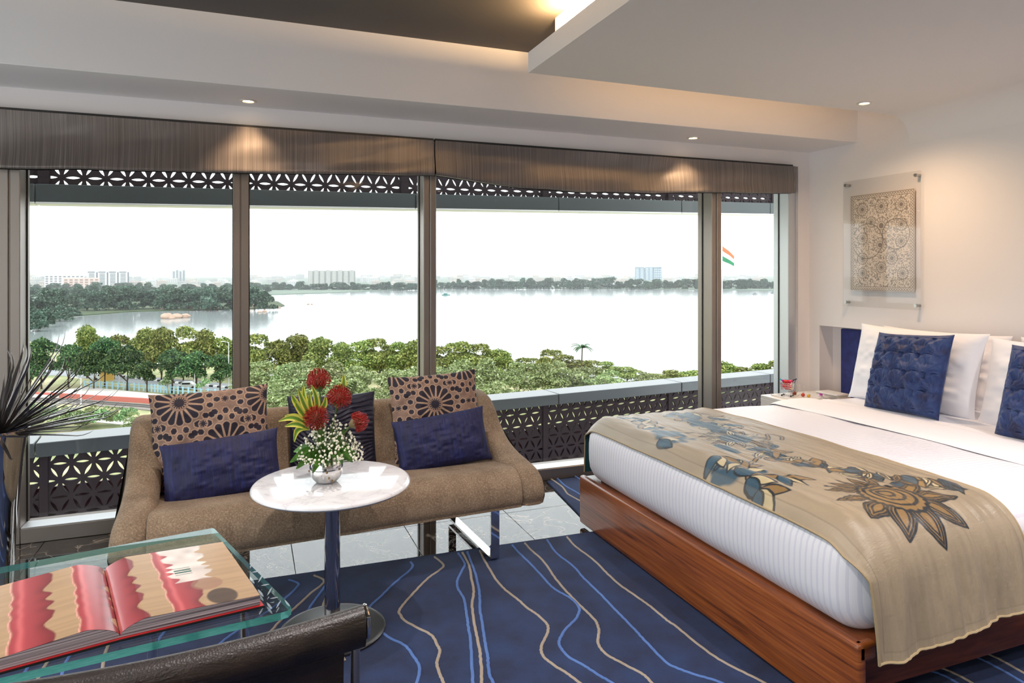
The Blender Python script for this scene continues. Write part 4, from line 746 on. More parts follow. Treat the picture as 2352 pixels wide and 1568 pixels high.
# ------------------------------------------------------------------ tall chrome vase with a metal-leaf plant at the left
VX, VY = -.948, 3.284
vase_m = Mat('mirror_chrome', (.70, .68, .67, 1), .05, 1.0)
prof = [(.0005, .001), (.050, .001), (.054, .006), (.060, .12), (.075, .40), (.098, .62), (.112, .705), (.116, .715), (.116, .722), (.108, .722), (.100, .70), (.07, .55), (.0005, .52)]
single('floor_vase', MB().lathe(prof, n=64), vase_m, 'tall tapered mirror chrome floor vase at the left', 'vase', loc=(VX, VY, 0), angle=50)
pl = thing('metal_plant', 'dark metallic grass plant with long curling blades in chrome vase', 'plant', (VX, VY, .56))
blade_m = Mat('gunmetal_leaf', (.22, .20, .195, 1), .25, .9)
def blade(az, el, L, curl, w):
    d = Vector((math.cos(az), math.sin(az), 0)); b = MB(); n = 16; p = Vector((d.x * .02, d.y * .02, .14)); a = el; V = []
    for i in range(n + 1):
        q = i / n; ww = w * (1 - q) ** .6 * (.55 + .45 * min(1, q * 5))
        side = Vector((-d.y, d.x, 0)); up = Vector((-d.x * math.sin(a), -d.y * math.sin(a), math.cos(a)))
        V += [tuple(p + side * ww), tuple(p + up * -ww * .75), tuple(p - side * ww), tuple(p + up * ww * .15)]
        p = p + (d * math.cos(a) + Vector((0, 0, math.sin(a)))) * (L / n)
        a += curl[0] / n if q < .7 else curl[1] / n
    for i in range(n):
        for k in range(4): b.f.append((i * 4 + k, i * 4 + (k + 1) % 4, i * 4 + 4 + (k + 1) % 4, i * 4 + 4 + k))
    b.v = V; return b
rr = random.Random(12)
for i in range(78):
    az = rr.uniform(-math.pi * .62, math.pi * .62) + math.radians(-10) if i < 62 else rr.uniform(0, 6.28)
    el = rr.choice((rr.uniform(-.05, .35), rr.uniform(.2, .75), rr.uniform(.6, 1.35)))
    part('blade', blade(az, el, rr.uniform(.32, .48), (rr.uniform(-.25, .15), rr.uniform(2.2, 4.6)), rr.uniform(.008, .0135)), blade_m, pl, angle=25)
# ------------------------------------------------------------------ bed
teak_m = Mat('teak_veneer', '#8a4a22', .28); teak_m.set('Coat Weight', .3); teak_m.set('Coat Roughness', .15)
def grain(m, scale, cols):
    v = m.coord(scale); n = m.noise(1., 5, .65, v, 1.2); m.color(m.ramp(n, cols)); m.bump(n, .05, .002)
grain(teak_m, (3, 1.4, 60), [(.28, '#43200f'), (.42, '#7f421e'), (.58, '#a05827'), (.8, '#b8733e')])
rail_m = Mat('dark_teak_veneer', '#4a2210', .3); grain(rail_m, (2.2, 3, 42), [(.25, '#27100a'), (.45, '#4f2612'), (.7, '#6b3820')])
BX0, BY0, BY1, BH = 1.645, 1.470, 3.252, .268
bed = thing('bed', 'king-size bed frame of reddish teak with low foot panel', 'bed', (2.8, 2.36, 0))
fz0 = .016
b = MB().bbox(BX0, BX0 + .036, BY0, BY1, fz0, BH, .012, 4)
part('foot_panel', b, teak_m, bed, world=True)
part('side_rail', MB().bbox(BX0 + .036, 3.97, BY0 + .028, BY0 + .06, .105, BH - .012, .004), rail_m, bed, world=True)
part('side_rail', MB().bbox(BX0 + .036, 3.97, BY1 - .06, BY1 - .028, .105, BH - .012, .004), rail_m, bed, world=True)
part('plinth', MB().box(BX0 + .05, 3.95, BY0 + .14, BY1 - .14, fz0, .12), Mat('black_plinth', (.02, .018, .016, 1), .6), bed, world=True)
part('ledge', MB().bbox(BX0 + .030, BX0 + .20, BY0 + .004, BY1 - .004, BH - .035, BH - .008, .004), teak_m, bed, world=True)
part('corner_cap', MB().bbox(BX0 + .002, BX0 + .075, BY0, BY0 + .03, BH - .055, BH, .010, 3), teak_m, bed, world=True)
part('base_board', MB().bbox(BX0 + .05, 3.97, BY0 + .06, BY1 - .06, .16, BH - .02, .004), rail_m, bed, world=True)

def sheet_mat(name, base='#efeef2', dark='#e0dfe8', period=.0235, axis='Y'):
    m = Mat(name, base, .55); m.set('Sheen Weight', .04)
    c = m.n('ShaderNodeTexCoord'); sp = m.n('ShaderNodeSeparateXYZ'); m.l(c.outputs['Object'], sp.inputs[0])
    w = m.n('ShaderNodeMath'); w.operation = 'MULTIPLY'; w.inputs[1].default_value = 2 * math.pi / period; m.l(sp.outputs[axis], w.inputs[0])
    s = m.n('ShaderNodeMath'); s.operation = 'SINE'; m.l(w.outputs[0], s.inputs[0])
    st = m.ramp(s.outputs[0], [(.45, 0.), (.55, 1.)])
    m.color(m.mixc(st, lin(base), lin(dark)))
    r = m.n('ShaderNodeMapRange'); r.inputs['To Min'].default_value = .35; r.inputs['To Max'].default_value = .7; m.l(st, r.inputs['Value']); m.rough(r.outputs[0])
    m.bump(m.noise(25, 3, .5, c.outputs['Object']), .12, .006)
    return m
sheet_m = sheet_mat('white_satin_stripe'); plain_m = Mat('white_cotton', '#efedf0', .65); plain_m.bump(plain_m.noise(12, 3, .5, plain_m.coord()), .15, .01)
DX0, DX1, DY0, DY1, DZ0, DZ1 = 1.668, 3.95, 1.492, 3.232, .245, .578
def duvet_def(A):
    X, Y, Z = A[..., 0], A[..., 1], A[..., 2]
    h = np.clip((Z - DZ0) / (DZ1 - DZ0), 0, 1)
    top = h ** 3
    B = A.copy()
    ym = (Y - DY0) / (DY1 - DY0)
    B[..., 2] = Z + top * (.014 * np.sin(math.pi * np.clip(ym, 0, 1)) + .004 * vnoise(X, Y, 4, 3.5) + .0025 * vnoise(X, Y, 6, 9))
    # belly of the sides
    bul = np.sin(math.pi * np.clip(h, 0, 1)) * .018
    B[..., 0] -= np.where(X < DX0 + .12, bul * np.clip(1 - (X - DX0) / .12, 0, 1), 0) + .004 * vnoise(Y, Z, 9, 5) * np.clip(1 - (X - DX0) / .1, 0, 1)
    B[..., 1] += np.where(Y > DY1 - .12, bul * .3, 0) - np.where(Y < DY0 + .12, bul * .3, 0)
    return B
b = MB()
for A, fl in rounded_box(DX0, DX1, DY0, DY1, DZ0, DZ1, .105, (90, 90, 26)): b.grid(duvet_def(A), flip=fl)
dv = single('duvet', b, sheet_m, 'white satin-striped duvet tucked into the teak bed', 'duvet', angle=170, merge=True)
# turned-down band of the sheet
u, v = np.meshgrid(np.linspace(0, 1, 16), np.linspace(0, 1, 80), indexing='ij')
def over(X, Y, off):
    e = np.clip(np.minimum(Y - DY0, DY1 - Y) / .105, 0, 1); zz = DZ1 - .105 + .105 * np.sqrt(np.clip(1 - (1 - e) ** 2, 0, 1))
    ym = np.clip((Y - DY0) / (DY1 - DY0), 0, 1)
    return zz + .014 * np.sin(math.pi * ym) + off
Xf = 2.85 + u * .42; Yf = DY0 + .012 + v * (DY1 - DY0 - .024)
bump = .020 * np.clip(np.sin(np.clip(u * 1.25, 0, 1) * math.pi), 0, 1) ** .5 + .004
Af = np.stack([Xf + .004 * vnoise(v * 8, u, 3, 1), Yf, over(Xf, Yf, bump)], -1)
part('turned_down_band', MB().grid(Af), plain_m, dv, angle=170)

# headboard
hb_m = Mat('navy_velvet_panel', '#1b2468', .7); hb_m.set('Sheen Weight', .1); hb_m.set('Sheen Tint', (.4, .5, 1, 1))
hb_m.color(hb_m.ramp(hb_m.noise(14, 4, .6, hb_m.coord()), [(.3, '#121a55'), (.7, '#2a357f')]))
single('headboard', MB().bbox(4.075, 4.111, .7, 3.80, .12, .935, .008), hb_m, 'long navy velvet headboard panel set in the wall niche', 'headboard')

# pillows
def pillow(w, h, t, label, loc, rot, seed, flange=0.):
    return cushion('pillow', w, h, t, plain_m, label, loc, rot, 60, None, 'white pillows on the bed', seed=seed, wr=.005, pinch=.06)
ZB = .585
pillow(.80, .47, .19, 'white pillow nearest the window leaning behind the blue cushion', (3.55, 2.80, ZB + .215), (R(-14), 0, R(-90)), 31)
pillow(.80, .46, .19, 'white pillow further from the window beside the first one', (3.53, 1.985, ZB + .205), (R(-15), 0, R(-90)), 37)
pillow(.80, .45, .18, 'rear white pillow against the headboard on the window side', (3.80, 2.84, ZB + .20), (R(-12), 0, R(-90)), 41)
pillow(.80, .45, .18, 'rear white pillow against the headboard on the near side', (3.80, 2.00, ZB + .20), (R(-12), 0, R(-90)), 43)
blue2_m = Mat('blue_foil_velvet', '#1e3a78', .55); blue2_m.set('Sheen Weight', .12); blue2_m.set('Metallic', .15)
_v = blue2_m.coord(); _n = blue2_m.noise(11, 4, .6, _v)
_vo = blue2_m.n('ShaderNodeTexVoronoi'); _vo.inputs['Scale'].default_value = 260; blue2_m.l(_v, _vo.inputs['Vector'])
_sp = blue2_m.ramp(_vo.outputs['Distance'], [(.10, 1.0), (.16, 0.0)]); _nz = blue2_m.ramp(blue2_m.noise(5, 2, .5, _v), [(.52, 0.0), (.66, 1.0)])
_gl = blue2_m.mixc(1.0, _sp, _nz, 'MULTIPLY')
blue2_m.color(blue2_m.mixc(_gl, blue2_m.ramp(_n, [(.3, '#121b46'), (.5, '#1a3468'), (.72, '#3d4f7c')]), (.75, .7, .68, 1)))
def fans(u, v):
    # folded fan tufts: offset rows of shallow pyramids
    s = 2.3; a = u * s; c = v * s; row = np.floor(c); a = a + .5 * (row % 2)
    fu = (a % 1) - .5; fv = (c % 1) - .5; d = np.maximum(np.abs(fu), np.abs(fv)) * 2
    k = np.abs(fu) + np.abs(fv)
    return .020 * (1 - np.abs(2 * k - 1)) + .003 * np.cos(np.arctan2(fu, fv + .5) * 18) - .008
cushion('throw_cushion', .455, .455, .15, blue2_m, 'blue shimmering tufted cushion in front of the window-side pillow', (3.335, 2.665, ZB + .215), (R(-19), R(-3), R(-90)), 130, None, 'blue tufted cushions on the bed', seed=51, disp=fans)
cushion('throw_cushion', .455, .455, .15, blue2_m, 'blue shimmering tufted cushion cut off by the right picture edge', (3.335, 1.935, ZB + .213), (R(-20), R(-2), R(-90)), 130, None, 'blue tufted cushions on the bed', seed=57, disp=fans)

# ------------------------------------------------------------------ bed runner with painted lotus and vine
# path across the bed (Y,z), from the near hem over the top to the far hem
path = [(1.432, .225), (1.440, .30), (1.452, .40), (1.468, .475), (1.500, .535), (1.555, .580), (1.64, .600), (1.9, .605), (2.36, .609), (2.85, .604), (3.10, .598), (3.18, .575), (3.232, .525), (3.256, .45), (3.262, .36), (3.266, .275)]
pp = smooth_path(path, 10); seg = np.concatenate([[0], np.cumsum(np.linalg.norm(np.diff(pp, axis=0), axis=1))]); LEN = seg[-1]
NU, NV = 380, 800
W = .685; RX0 = 1.672
tt = np.linspace(0, LEN, NV); py = np.interp(tt, seg, pp[:, 0]); pz = np.interp(tt, seg, pp[:, 1])
uu = np.linspace(0, 1, NU)
U, Vv = np.meshgrid(uu, tt, indexing='ij'); PY = np.broadcast_to(py, U.shape); PZ = np.broadcast_to(pz, U.shape)
hang = np.clip((.5 - Vv) / .5, 0, 1)
X = RX0 + U * W + .012 * np.sin(Vv * 1.7) * (U - .2)
# the foot-side edge dips over the rounded foot of the duvet
edge = np.clip((.085 - (X - RX0)) / .085, 0, 1); flat_top = np.clip((PZ - .45) / .12, 0, 1)
Z = PZ - edge ** 2 * .070 * flat_top
X = X - edge * .010 * flat_top + .010 * edge * (1 - flat_top)
# hanging folds and fine quilting
Y = PY - hang * (.004 + .0055 * np.sin(U * 15 + 2 * vnoise(U, Vv, 3, 3)) + .004 * np.sin(U * 41 + 1) * np.clip(Vv / .12, 0, 1)) * (.3 + hang)
Z = Z + hang * .065 * np.clip((U - .12), 0, 1) * np.clip(1 - Vv / .45, 0, 1)
wr_ = .0036 * vnoise(U * 26 + .2 * vnoise(U, Vv, 8, 6), Vv * 5, 14, 1) + .0013 * vnoise(U * 70, Vv * 14, 15, 1)
Z = Z + wr_ * (1 - hang) ; Y = Y - wr_ * hang
# ---- painting (s = along the runner in metres from the near hem, x = across in metres)
S_, x_ = Vv, U * W
tanC = np.array(lin('#9a8a72')[:3]); pale = np.array(lin('#b5a78e')[:3]); ink = np.array(lin('#101a22')[:3]); ochre = np.array(lin('#86683c')[:3]); teal = np.array(lin('#24485a')[:3]); cream = np.array(lin('#bfae86')[:3])
Cc = tanC * (1 + .10 * vnoise(U * 40, Vv * 5, 21, 1)[..., None] + .08 * vnoise(U, Vv, 22, 7)[..., None])
Cc = np.where((hang > .35)[..., None], Cc * .95 + pale * .08, Cc)
def blend(m, c):
    global Cc
    m = np.clip(m, 0, 1)[..., None]; Cc = Cc * (1 - m) + np.asarray(c) * m
def petal(s0, x0, ang, L, w, fill=ochre, rings=1, lw=.006, point=1.0):
    """pointed leaf from (s0,x0) in direction ang; outlined, with inner outlines"""
    ds, dx = S_ - s0, x_ - x0
    a = ds * math.cos(ang) + dx * math.sin(ang); bq = -ds * math.sin(ang) + dx * math.cos(ang)
    q = np.clip(a / L, 0, 1); hw = w * np.sin(math.pi * q ** .75) ** .8 * (1 - .15 * q) + 1e-6
    d = np.where((a < 0) | (a > L), 1, np.abs(bq) - hw)       # <0 inside
    wob = .0012 * vnoise(S_, x_, 31, 60)
    d = d + wob
    if fill is not None: blend((-d) / .002, fill * np.ones_like(Cc) * (1 + .15 * vnoise(S_, x_, 33, 25)[..., None]))
    blend((1 - np.abs(d + lw / 2) / (lw * .75)) * 2.6, ink)
    for k in range(rings):
        off = .011 + .012 * k
        if w > off + .004: blend((1 - np.abs(d + off + lw / 2) / (lw * .6)) * 2.2 * (q > .12) * (q < .93), ink)
def blob(s0, x0, rs, rx, c, k=.8):
    d = np.hypot((S_ - s0) / rs, (x_ - x0) / rx) + .35 * vnoise(S_, x_, 41, 30); blend((1.05 - d) * 4 * k, c)
def vine(pts, w, c=ochre):
    P = smooth_path(pts, 10); d = np.full(S_.shape, 9.)
    for i in range(len(P) - 1):
        a, e = P[i], P[i + 1]; ab = e - a; L2 = ab @ ab
        t = np.clip(((S_ - a[0]) * ab[0] + (x_ - a[1]) * ab[1]) / L2, 0, 1); d = np.minimum(d, np.hypot(S_ - a[0] - t * ab[0], x_ - a[1] - t * ab[1]))
    blend((w - d) / .002, c); blend((1 - np.abs(d - w) / .0038) * 2.2, ink)
pr = random.Random(5)
# scrolling vine with leaves, running from the lotus to the far side
vine([(.53, .60), (.62, .53), (.74, .42), (.90, .36), (1.06, .30), (1.20, .36), (1.38, .33), (1.55, .40), (1.78, .42)], .007)
vine([(1.06, .30), (1.00, .20), (.93, .10), (.86, .05)], .008); vine([(1.38, .33), (1.48, .22), (1.60, .12), (1.75, .10)], .006)
vine([(1.20, .36), (1.25, .48), (1.32, .54), (1.27, .57), (1.22, .53)], .007)
sp = [(.53, .60), (.62, .53), (.74, .42), (.90, .36), (1.06, .30), (1.20, .36), (1.38, .33), (1.55, .40), (1.78, .42), (1.90, .40)]
for k in range(104):
    q = k / 104 * (len(sp) - 1.001); i = int(q); f = q - i; s0 = sp[i][0] * (1 - f) + sp[i + 1][0] * f; x0 = sp[i][1] * (1 - f) + sp[i + 1][1] * f
    sd = 1 if k % 2 else -1; an = math.pi + sd * pr.uniform(.35, 1.2); off = pr.uniform(.01, .085)
    petal(s0 + pr.uniform(-.02, .02), x0 + sd * off, an, pr.uniform(.085, .14), pr.uniform(.018, .032), pr.choice((ochre, teal, cream, ochre, teal)), pr.choice((0, 1)), .0062)
for s0, x0, rs, rx in ((1.46, .12, .13, .07), (1.60, .40, .15, .06), (.97, .03, .07, .035), (.90, .11, .06, .022), (1.80, .45, .07, .05), (1.18, .20, .08, .03)): blob(s0, x0, rs, rx, teal, .85)
# spiral medallion in the vine
cs, cxm = 1.30, .345; rr_ = np.hypot(S_ - cs, x_ - cxm); th_ = np.arctan2(x_ - cxm, S_ - cs)
for k in range(14): petal(cs + .055 * math.cos(k * .4488), cxm + .055 * math.sin(k * .4488), k * .4488, .105, .022, (ochre, cream)[k % 2], 1, .0060)
blend((.072 - rr_) / .002, teal); blend((1 - np.abs(((rr_ / .020 - th_ / 6.283) % 1) - .5) / .26) * (rr_ < .072), ink)
for s0, x0, a in ((.95, .06, 2.4), (.86, .05, 2.9), (1.02, .14, 4.2), (.80, .14, 3.0), (1.62, .08, 1.0), (1.80, .22, 4.0), (1.72, .52, 2.0), (.78, .03, 3.4), (1.10, .10, 3.6), (1.45, .05, 2.6), (1.50, .55, 5.0), (1.90, .10, 1.6), (1.88, .52, 3.2)):
    for k in (-.6, 0, .6): petal(s0, x0, a + k, .12, .027, (ochre, cream, teal)[int(k * 2) + 1], 0, .0065)
# the big lotus near the near side
ls, lx = .505, .335
for ang, L, w in ((math.pi * 1.34, .15, .046), (math.pi * .62, .145, .044), (math.pi * 1.17, .17, .048), (math.pi * .82, .17, .048), (math.pi * 1.0, .18, .050)):
    petal(ls + .060 * math.cos(ang), lx + .085 * math.sin(ang), ang, L, w, ochre, 2, .0085)
petal(ls + .02, lx + .08, 1.35, .10, .034, ochre, 1, .0075); petal(ls + .02, lx - .08, -1.5, .13, .026, ochre, 1, .0070)
for ang in (-1.15, -.85, -.55, -.28, .05, .45): petal(ls + .07, lx + .06 * math.sin(ang), ang, .125, .021, ochre, 1, .0060)
d = np.hypot((S_ - ls) / .112, (x_ - lx) / .098) - 1 + .030 * np.cos(22 * np.arctan2(x_ - lx, S_ - ls)); blend(-d * 60, ochre); blend((1 - np.abs(d + .03) / .085) * 2.4, ink)
for r0 in (.74, .48, .24):
    d = np.hypot((S_ - ls - .03 * (1 - r0)) / .112, (x_ - lx) / .098) - r0; blend((1 - np.abs(d) / .07) * 2.4, ink)
# hem stitching
hem = np.minimum(np.minimum(x_, W - x_), np.minimum(S_, LEN - S_)); blend((1 - np.abs(hem - .028) / .0025) * .55, tanC * .45); Cc = np.where((hem < .027)[..., None], Cc * .93 + pale * .1, Cc)
run_m = Mat('quilted_tan_silk', (.5, .4, .3, 1), .36); run_m.set('Sheen Weight', .05); run_m.color(run_m.attr())
_a = run_m.noise(1, 3, .6, run_m.coord((60, 300, 60))); run_m.bump(_a, .35, .003)
A = np.stack([X, Y, Z], -1)
rt = thing('bed_runner', 'tan silk bed runner painted with a lotus and teal vine', 'bed runner', (2.0, 2.36, .6))
b = MB().grid(A, flip=False); b.c = np.concatenate([Cc, np.ones(Cc.shape[:2] + (1,))], -1).reshape(-1, 4)
part('painted_top', b, run_m, rt, world=True, angle=170)
lining_m = Mat('teal_lining', '#1f4a50', .6)
dA = np.gradient(A, axis=0); dB = np.gradient(A, axis=1); nn = np.cross(dA, dB); nn /= np.linalg.norm(nn, axis=-1, keepdims=True) + 1e-9
Lw = A - nn * .007; part('lining', MB().grid(Lw[::3, ::3], flip=True), lining_m, rt, world=True, angle=170)
def hemtube(P): return MB().tube([tuple(q) for q in P[::3]], .0042, 6)
for P in (A[0], A[-1]): part('hem_piping', hemtube(P - [0, 0, .002]), lining_m if P is A[0] else Mat('tan_piping', '#a4906f', .5), rt, world=True)
part('hem_piping', hemtube(A[:, 0]), Mat('tan_silk_piping', '#b09c78', .5), rt, world=True)
# ------------------------------------------------------------------ globe vase with flowers on the marble table
GX, GY, GZ = TX - .022, TY - .005, TT
clear_m = Mat('clear_glass', (1, 1, 1, 1), .0); clear_m.set('Transmission Weight', 1.0); clear_m.set('IOR', 1.46)
water_m = Mat('vase_water', (.92, .96, .96, 1), .0); water_m.set('Transmission Weight', 1.0); water_m.set('IOR', 1.33)
g = thing('globe_vase', 'small round mirrored glass globe vase on the marble table', 'vase', (GX, GY, GZ))
RO = .061; zc = .052
out_ = [(RO * math.sin(a), zc - RO * math.cos(a)) for a in np.linspace(.45, 2.42, 26)]
inn_ = [((RO - .003) * math.sin(a), zc - (RO - .003) * math.cos(a)) for a in np.linspace(2.40, .5, 26)]
part('bowl', MB().lathe([(.0005, .0005), (out_[0][0], .0005)] + out_ + inn_ + [(.0005, .006)], n=48), Mat('silvered_glass', (.80, .79, .78, 1), .03, 1.0), g, angle=60)
dots = MB(); rd = random.Random(3)
for k in range(16):
    az = rd.uniform(-math.pi, math.pi); po = rd.uniform(.9, 2.1); dots.ball((RO * math.sin(po) * math.cos(az), RO * math.sin(po) * math.sin(az), zc - RO * math.cos(po)), .0045, 8, 6)
part('glass_beads', dots, Mat('amber_glass_bead', '#8a6f4a', .1), g, kind='stuff')

fl_ = thing('flower_arrangement', 'bouquet of red pincushion proteas, striped leaves and white gypsophila', 'flowers', (GX, GY, GZ + .06))
leafg_m = Mat('glossy_leaf_green', '#3c6a24', .35); leafg_m.color(leafg_m.ramp(leafg_m.noise(60, 2, .5, leafg_m.coord()), [(.3, '#274d18'), (.7, '#5a8a35')]))
stem_m = Mat('stem_green', '#5c7a3a', .6); pin_m = Mat('protea_red', '#a01f18', .45); core_m = Mat('protea_core', '#7a3b22', .7); bract_m = Mat('protea_bract', '#8a7a5a', .8)
tip_m = Mat('protea_tip', '#c9401f', .4)
def protea(c, d, r, seed):
    d = Vector(d).normalized(); c = Vector(c); rn = random.Random(seed)
    u = d.cross(Vector((0, 0, 1))); u = u.normalized() if u.length > .1 else Vector((1, 0, 0)); w = u.cross(d)
    t = link('protea', MB().ball((0, 0, 0), r * .52, 14, 10).mesh('protea', core_m), fl_); t.location = c - fl_.location
    b = MB()
    for k in range(190):
        po = math.acos(1 - 1.45 * (k + .5) / 190); az = k * 2.39996 + rn.uniform(-.1, .1)
        dirv = (d * math.cos(po) + (u * math.cos(az) + w * math.sin(az)) * math.sin(po)).normalized()
        rr_ = r * rn.uniform(.9, 1.06)
        p0 = dirv * r * .42; p1 = dirv * rr_ * .78 + (dirv - d * dirv.dot(d)) * r * .16; p2 = dirv * rr_ * .95 + d * r * .14 - (dirv - d * dirv.dot(d)) * r * .10
        b.tube([p0, p1, p2], [r * .022, r * .021, r * .028], 4)
    part('pins', b, pin_m, t)
    part('bracts', MB().tube([-d * r * .75, -d * r * .35, d * r * .05], [r * .18, r * .48, r * .50], 12), bract_m if seed == 4 else leafg_m, t)
    base = Vector((fl_.location.x, fl_.location.y, fl_.location.z - .02))
    st = [c - d * r * .6, (c - d * r * 2.0) * .45 + base * .55, base]
    part('stem', MB().tube([tuple(p - c) for p in smooth_path([tuple(x) for x in st], 5)], .0035, 6), stem_m, t)
fy = GY
protea((.243, fy + .02, .942), (-.1, -.25, 1), .049, 1)
protea((.313, fy - .005, .880), (.15, -.45, .8), .051, 2)
protea((.228, fy - .035, .820), (-.1, -.95, .25), .050, 3)
protea((.380, fy - .005, .785), (1, -.15, .35), .042, 4)
# striped dracaena leaves
ystripe_m = Mat('striped_leaf', '#b5c23a', .4); ystripe_m.color(ystripe_m.attr())
def blade_leaf(p0, p1, bow, w, mat, colr=None, n=14, name='leaf', fold=.25):
    p0 = Vector(p0); p1 = Vector(p1); A = np.zeros((n, 7, 3)); C = np.zeros((n, 7, 4)); ax = (p1 - p0); side = ax.cross(Vector((.25, -1, .15))).normalized(); nrm = side.cross(ax).normalized()
    for i in range(n):
        q = i / (n - 1); c = p0 + ax * q + Vector(bow) * math.sin(math.pi * q); ww = w * (math.sin(math.pi * min(.985, .06 + q * .93)) ** .7)
        for k in range(7):
            s = -1 + k / 3; A[i, k] = c + side * ww * s + nrm * ww * fold * abs(s)
            C[i, k, :3] = lin('#ece66a')[:3] if abs(s) > .55 else lin('#6a9a34')[:3]; C[i, k, 3] = 1
    b = MB().grid(A - np.array(fl_.location)); 
    if colr: b.c = C.reshape(-1, 4)
    part(name, b, mat, fl_, angle=170)
def F(x, z, dy=0.): return (x, fy + dy, z)
for a, c, bow in (((.205, .80), (.143, .908), (-.012, 0, .015)), ((.205, .80), (.155, .885), (-.01, 0, .01)), ((.218, .80), (.185, .938), (-.01, 0, 0)), ((.225, .81), (.212, .940), (.012, 0, 0)), ((.228, .82), (.208, .905), (-.01, 0, .0)), ((.225, .82), (.262, .895), (.012, 0, 0)),
                  ((.205, .785), (.098, .820), (0, 0, .022)), ((.205, .79), (.120, .832), (0, 0, .012)), ((.205, .775), (.118, .800), (0, 0, .014)), ((.20, .775), (.152, .735), (-.012, 0, .022)), ((.215, .81), (.165, .93), (-.004, 0, 0))):
    blade_leaf(F(a[0], a[1], -.015), F(c[0], c[1], -.02 + random.uniform(-.03, .03)), bow, .0115, ystripe_m, True, name='striped_leaf')
for a, c in (((.325, .88), (.334, .962)), ((.322, .875), (.318, .93))): blade_leaf(F(a[0], a[1], .03), F(c[0], c[1], .03), (.004, 0, 0), .012, ystripe_m, True, name='striped_leaf')
# fern
fb_ = MB()
for k in range(9):
    q = k / 8; c = Vector(F(.338 + .038 * q, .868 + .062 * q, .02))
    for s in (-1, 1):
        L = .022 * math.sin(math.pi * (.15 + .8 * q)) + .006; e = c + Vector((s * L * .9 - .0 , 0, L * .55 if s < 0 else L * .25)); fb_.tube([c, (c + e) / 2, e], [.0022, .0034, .0008], 5)
fb_.tube([F(.325, .84, .02), F(.338, .868, .02), F(.378, .932, .02)], .0012, 5); fb_.shift([-x for x in fl_.location])
part('fern_frond', fb_, Mat('fern_green', '#39541f', .5), fl_)
# broad leaves round the rim
for k in range(19):
    az = k * 2.39996; L = .075 + .03 * ((k * 7) % 5) / 5; el = -.15 + .5 * ((k * 3) % 7) / 7
    p0 = (GX + .02 * math.cos(az), GY + .02 * math.sin(az), GZ + .10); p1 = (GX + (.03 + L) * math.cos(az), GY + (.03 + L) * math.sin(az), GZ + .085 + L * el)
    blade_leaf(p0, p1, (0, 0, .02), .0175, leafg_m, False, name='leaf', fold=.15)
for k in range(14):
    az = k * 2.1; p0 = (GX + .02 * math.cos(az), GY + .02 * math.sin(az), GZ + .12); p1 = (GX + .075 * math.cos(az), GY + .06 * math.sin(az), GZ + .19 + .03 * (k % 3))
    blade_leaf(p0, p1, (0, 0, .01), .012, leafg_m, False, name='leaf')
# gypsophila
gy = MB(); gs = MB(); rg = random.Random(9)
for k in range(420):
    az = rg.uniform(0, 6.283); r_ = .120 * math.sqrt(rg.random()); z = GZ + .125 + rg.random() * .12 * (1 - (r_ / .125) ** 2) + rg.uniform(-.02, .01) - (.025 if r_ > .09 else 0)
    p = Vector((GX + .012 + r_ * math.cos(az), GY + r_ * math.sin(az) - .012, z)) - fl_.location
    gy.ball(p, rg.uniform(.0032, .0050), 6, 4)
    if k % 2 == 0: gs.tube([(0, 0, .03), (p.x * .45, p.y * .45, p.z * .6), tuple(p)], .0007, 3, caps=False)
part('gypsophila', gy, Mat('white_petals', '#f4f0dc', .7), fl_, kind='stuff'); part('gypsophila_stems', gs, stem_m, fl_, kind='stuff')

# ------------------------------------------------------------------ picture: drawing between acrylic sheets on standoffs
pic = thing('wall_picture', 'block-printed drawing in a clear acrylic frame with steel standoffs', 'picture', (3.95, 3.359, 1.552))
PX0, PX1 = 3.9465, 3.9545
part('acrylic_sheet', MB().bbox(PX0, PX1, 3.06, 3.658, 1.111, 1.992, .0015, 1), glass_mat('acrylic', (.965, .965, .965, 1), 1.49), pic, world=True)
n1, n2 = 230, 300; u, v = np.meshgrid(np.linspace(0, 1, n1), np.linspace(0, 1, n2), indexing='ij')
AW, AH = .495, .664; xx = u * AW; zz = v * AH
paper = np.array(lin('#efe2d4')[:3]); inkc = np.array(lin('#2a201c')[:3])
D = np.zeros(u.shape)
def ring(cx_, cz_, r, w=.004): 
    global D
    d = np.hypot(xx - cx_, zz - cz_); D = np.maximum(D, np.clip(1 - np.abs(d - r) / w, 0, 1))
leafy = np.abs(vnoise(xx, zz, 5, 120)); D = np.maximum(D, np.clip((leafy - .42) * 4, 0, .6)); D = np.maximum(D, np.clip(1 - np.abs(vnoise(xx, zz, 8, 85)) / .12, 0, .55))
for cx_, cz_, r in ((.10, .56, .042), (.25, .57, .046), (.40, .57, .042), (.17, .47, .036), (.25, .44, .056), (.40, .44, .040), (.10, .36, .040), (.40, .33, .040), (.24, .31, .050), (.10, .22, .040), (.33, .22, .042), (.41, .12, .038), (.10, .12, .036), (.25, .16, .036)):
    d = np.hypot(xx - cx_, zz - cz_); th = np.arctan2(zz - cz_, xx - cx_)
    D = np.where(d < r, .12, D); D = np.where(d < r, np.maximum(D, np.clip((np.cos(14 * th) - .55) * 1.8, 0, .9) * (d > r * .5)), D)
    ring(cx_, cz_, r, .003); ring(cx_, cz_, r * .5, .003); D = np.where(d < r * .33, .7, D)
ring(.36, .38, .10, .004); ring(.14, .34, .12, .004)
bd = np.minimum(np.minimum(xx, AW - xx), np.minimum(zz, AH - zz)); bead = np.clip(np.sin(xx * 330) * np.sin(zz * 330) * 2, -1, 1)
